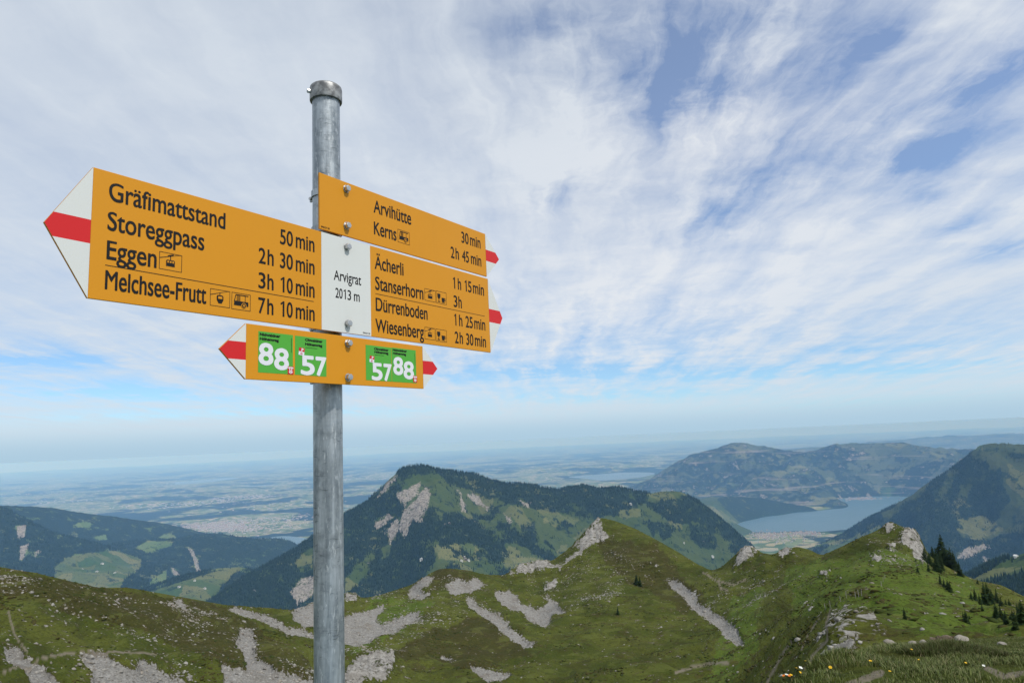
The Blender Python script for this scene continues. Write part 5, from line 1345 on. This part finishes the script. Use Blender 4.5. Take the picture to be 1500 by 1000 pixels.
# --- farms and huts on the far slopes
M_WALLW = mat('pale_house_wall', (0.70, 0.68, 0.64), 0.8); M_WALLB = mat('brown_barn_wall', (0.16, 0.11, 0.07), 0.85); M_ROOF = mat('grey_roof', (0.26, 0.24, 0.23), 0.8); M_ROOFL = mat('light_metal_roof', (0.62, 0.62, 0.60), 0.5); M_PANE = mat('dark_window', (0.03, 0.035, 0.04), 0.2)


def house(L, px, py, w, d, h, rz, wall, roof, label, group='farm buildings on the far meadows'):
    x, y, z, r = spot(px, py, 0, 1e9, L)
    rt = empty('farmhouse', (x, y, z), label, 'house', group, rz)
    b = MB(); b.box(-w / 2, w / 2, -d / 2, d / 2, -6, h); b.prism([(-w / 2, h + .002), (w / 2, h + .002), (0, h + w * .30)], -d / 2, d / 2); b.build('wall', wall, rt)
    f = MB(); e = .7; k = .3 * 2
    for s in (-1, 1):
        a = [(0, h + w * .30 + .45), (s * (w / 2 + e), h - e * k + .45), (s * (w / 2 + e), h - e * k + .15), (0, h + w * .30 + .12)]
        f.prism(a if s < 0 else a[::-1], -d / 2 - e, d / 2 + e)
    rf = f.build('roof', roof, rt)
    c = MB(); c.box(w * .15, w * .15 + .9, -d * .2, -d * .2 + .9, h + w * .1, h + w * .30 + 1.2); c.build('chimney', wall, rf)
    for i in range(3):
        wn = MB(); a = -w * .34 + i * w * .25; wn.box(a, a + w * .14, -d / 2 - .06, -d / 2 - .003, h * .35, h * .72); wn.build('window', M_PANE, rt)


for px, py, w, d, h, rz, wl, rf, lab in [
    (676, 821, 14, 18, 7, .3, M_WALLW, M_ROOF, 'white farmhouse with grey roof, leftmost of the hamlet on the meadow below the cliff'), (682, 820, 16, 22, 6, .2, M_WALLB, M_ROOF, 'long brown barn in the middle of the meadow hamlet'),
    (687, 821, 12, 14, 7, .5, M_WALLW, M_ROOF, 'white farmhouse at the right end of the meadow hamlet'), (680, 817, 10, 12, 5, -.2, M_WALLB, M_ROOFL, 'small shed above the meadow hamlet'),
    (617, 820, 15, 16, 9, .0, M_WALLW, M_ROOFL, 'bright white hut alone at the dark forest edge below the cliff'), (846, 769, 22, 16, 7, .1, M_WALLW, M_ROOFL, 'pale alpine barn on the high meadow under the wooded crest'),
    (658, 767, 12, 12, 6, .2, M_WALLB, M_ROOFL, 'small brown hut on the steep meadow beside the cliff'), (924, 739, 18, 14, 8, 0, M_WALLW, M_ROOFL, 'left one of two white cabins in the dark crest forest'),
    (929, 739, 14, 12, 8, 0, M_WALLW, M_ROOFL, 'right one of two white cabins in the dark crest forest'), (1044, 815, 15, 14, 8, .2, M_WALLW, M_ROOFL, 'white house low on the right flank above the saddle'),
    (985, 776, 12, 12, 6, .2, M_WALLB, M_ROOFL, 'grey roofed hut between tree patches on the right flank'), (1002, 795, 11, 12, 6, -.3, M_WALLW, M_ROOF, 'small white farmhouse on the lower right flank meadow')]:
    house(HORN, px, py, w, d, h, rz, wl, rf, lab)
house(RL, 1489, 816, 13, 12, 6, .3, M_WALLW, M_ROOFL, 'white chalet on the small meadow at the right edge')
for px, py, lab in ((120, 835, 'white farm on the left pasture terrace, western end'), (150, 826, 'farmhouse high on the left pasture terrace'), (142, 838, 'farmhouse in the centre of the left pasture terrace'), (168, 840, 'farmhouse at the lower right of the pasture terrace')):
    house(L1, px, py, 18, 18, 9, rng.uniform(-.6, .6), M_WALLW, M_ROOF, lab, 'farms on the left pasture terrace')
for px, py, lab in ((262, 860, 'farmhouse on the light pasture hill, left end'), (285, 851, 'barn on the light pasture hill, middle'), (310, 845, 'farmhouse on the light pasture hill near its top'), (300, 862, 'lower farmhouse on the light pasture hill')):
    house(L5, px, py, 14, 16, 7, rng.uniform(-.6, .6), M_WALLW, M_ROOF, lab, 'farms on the light pasture hill')


# --- towns in the valley: too many houses to count
def town(areas, n, label, zoff=0.0, smin=9, smax=24):
    P = []
    while len(P) < n:
        x0, y0, sx, sy = areas[int(rng.integers(len(areas)))]
        px, py = rng.normal(x0, sx), rng.normal(y0, sy)
        d = ray(px, py)
        if d[2] > -0.03: continue
        k = VALLEY / d[2]; P.append((d[0] * k, d[1] * k))
    P = np.array(P); w = rng.uniform(smin, smax, n); dd = w * rng.uniform(.7, 1.8, n); h = rng.uniform(7, 16, n); a = rng.random(n) * 3.14
    u = np.array([(-.5, -.5, 0), (.5, -.5, 0), (.5, .5, 0), (-.5, .5, 0), (-.5, -.5, 1), (.5, -.5, 1), (.5, .5, 1), (-.5, .5, 1), (0, -.5, 1.5), (0, .5, 1.5)])
    V = u[None] * np.stack([w, dd, h], -1)[:, None]
    V = np.stack([V[..., 0] * np.cos(a)[:, None] - V[..., 1] * np.sin(a)[:, None] + P[:, :1], V[..., 0] * np.sin(a)[:, None] + V[..., 1] * np.cos(a)[:, None] + P[:, 1:], V[..., 2] + VALLEY - 8 + zoff], -1)
    Q = [(0, 1, 5, 4), (1, 2, 6, 5), (2, 3, 7, 6), (3, 0, 4, 7), (4, 5, 8, 8), (5, 6, 9, 8), (6, 7, 9, 9), (7, 4, 8, 9)]
    fs = []; mi = []
    ro = rng.random(n) < .6
    for i in range(n):
        b = i * 10
        for j, q in enumerate(Q):
            qq = []
            for e in q:
                if b + e not in qq: qq.append(b + e)
            fs.append(qq); mi.append(0 if j < 4 or j in (4, 6) else (1 if ro[i] else 2))
    me = bpy.data.meshes.new('town'); me.from_pydata(V.reshape(-1, 3).tolist(), [], fs)
    for m in (M_WALLT, M_ROOFT, M_ROOF): me.materials.append(m)
    me.polygons.foreach_set('material_index', mi); me.update()
    o = bpy.data.objects.new('town', me); COL.objects.link(o); tag(o, label, 'town', kind='stuff')


M_ROOFT = mat('tiled_roof', (0.26, 0.17, 0.13), 0.8); M_WALLT = mat('town_wall', (0.50, 0.48, 0.45), 0.8)
town([(1115, 783, 18, 2.5), (1150, 782, 16, 2.0), (1185, 781, 10, 1.5), (1130, 787, 25, 4)], 480, 'small town on the near lake shore below the mountains', smin=8, smax=20)
town([(1215, 731, 25, 1.5), (1262, 730, 18, 1.2)], 260, 'lakeside village at the foot of the massif across the water', smin=16, smax=34)
town([(300, 768, 30, 5), (350, 758, 45, 6), (400, 752, 40, 6), (270, 756, 30, 5), (330, 772, 35, 4), (440, 740, 40, 5), (200, 750, 40, 6)], 3400, 'big town spread over the plain left of the pole', smin=14, smax=44)
town([(90, 728, 60, 6), (220, 735, 60, 6), (400, 728, 60, 5), (330, 735, 50, 6), (130, 715, 90, 5), (600, 705, 80, 5)], 2200, 'scattered villages on the hazy plain', 60, 20, 60)
make_haze()
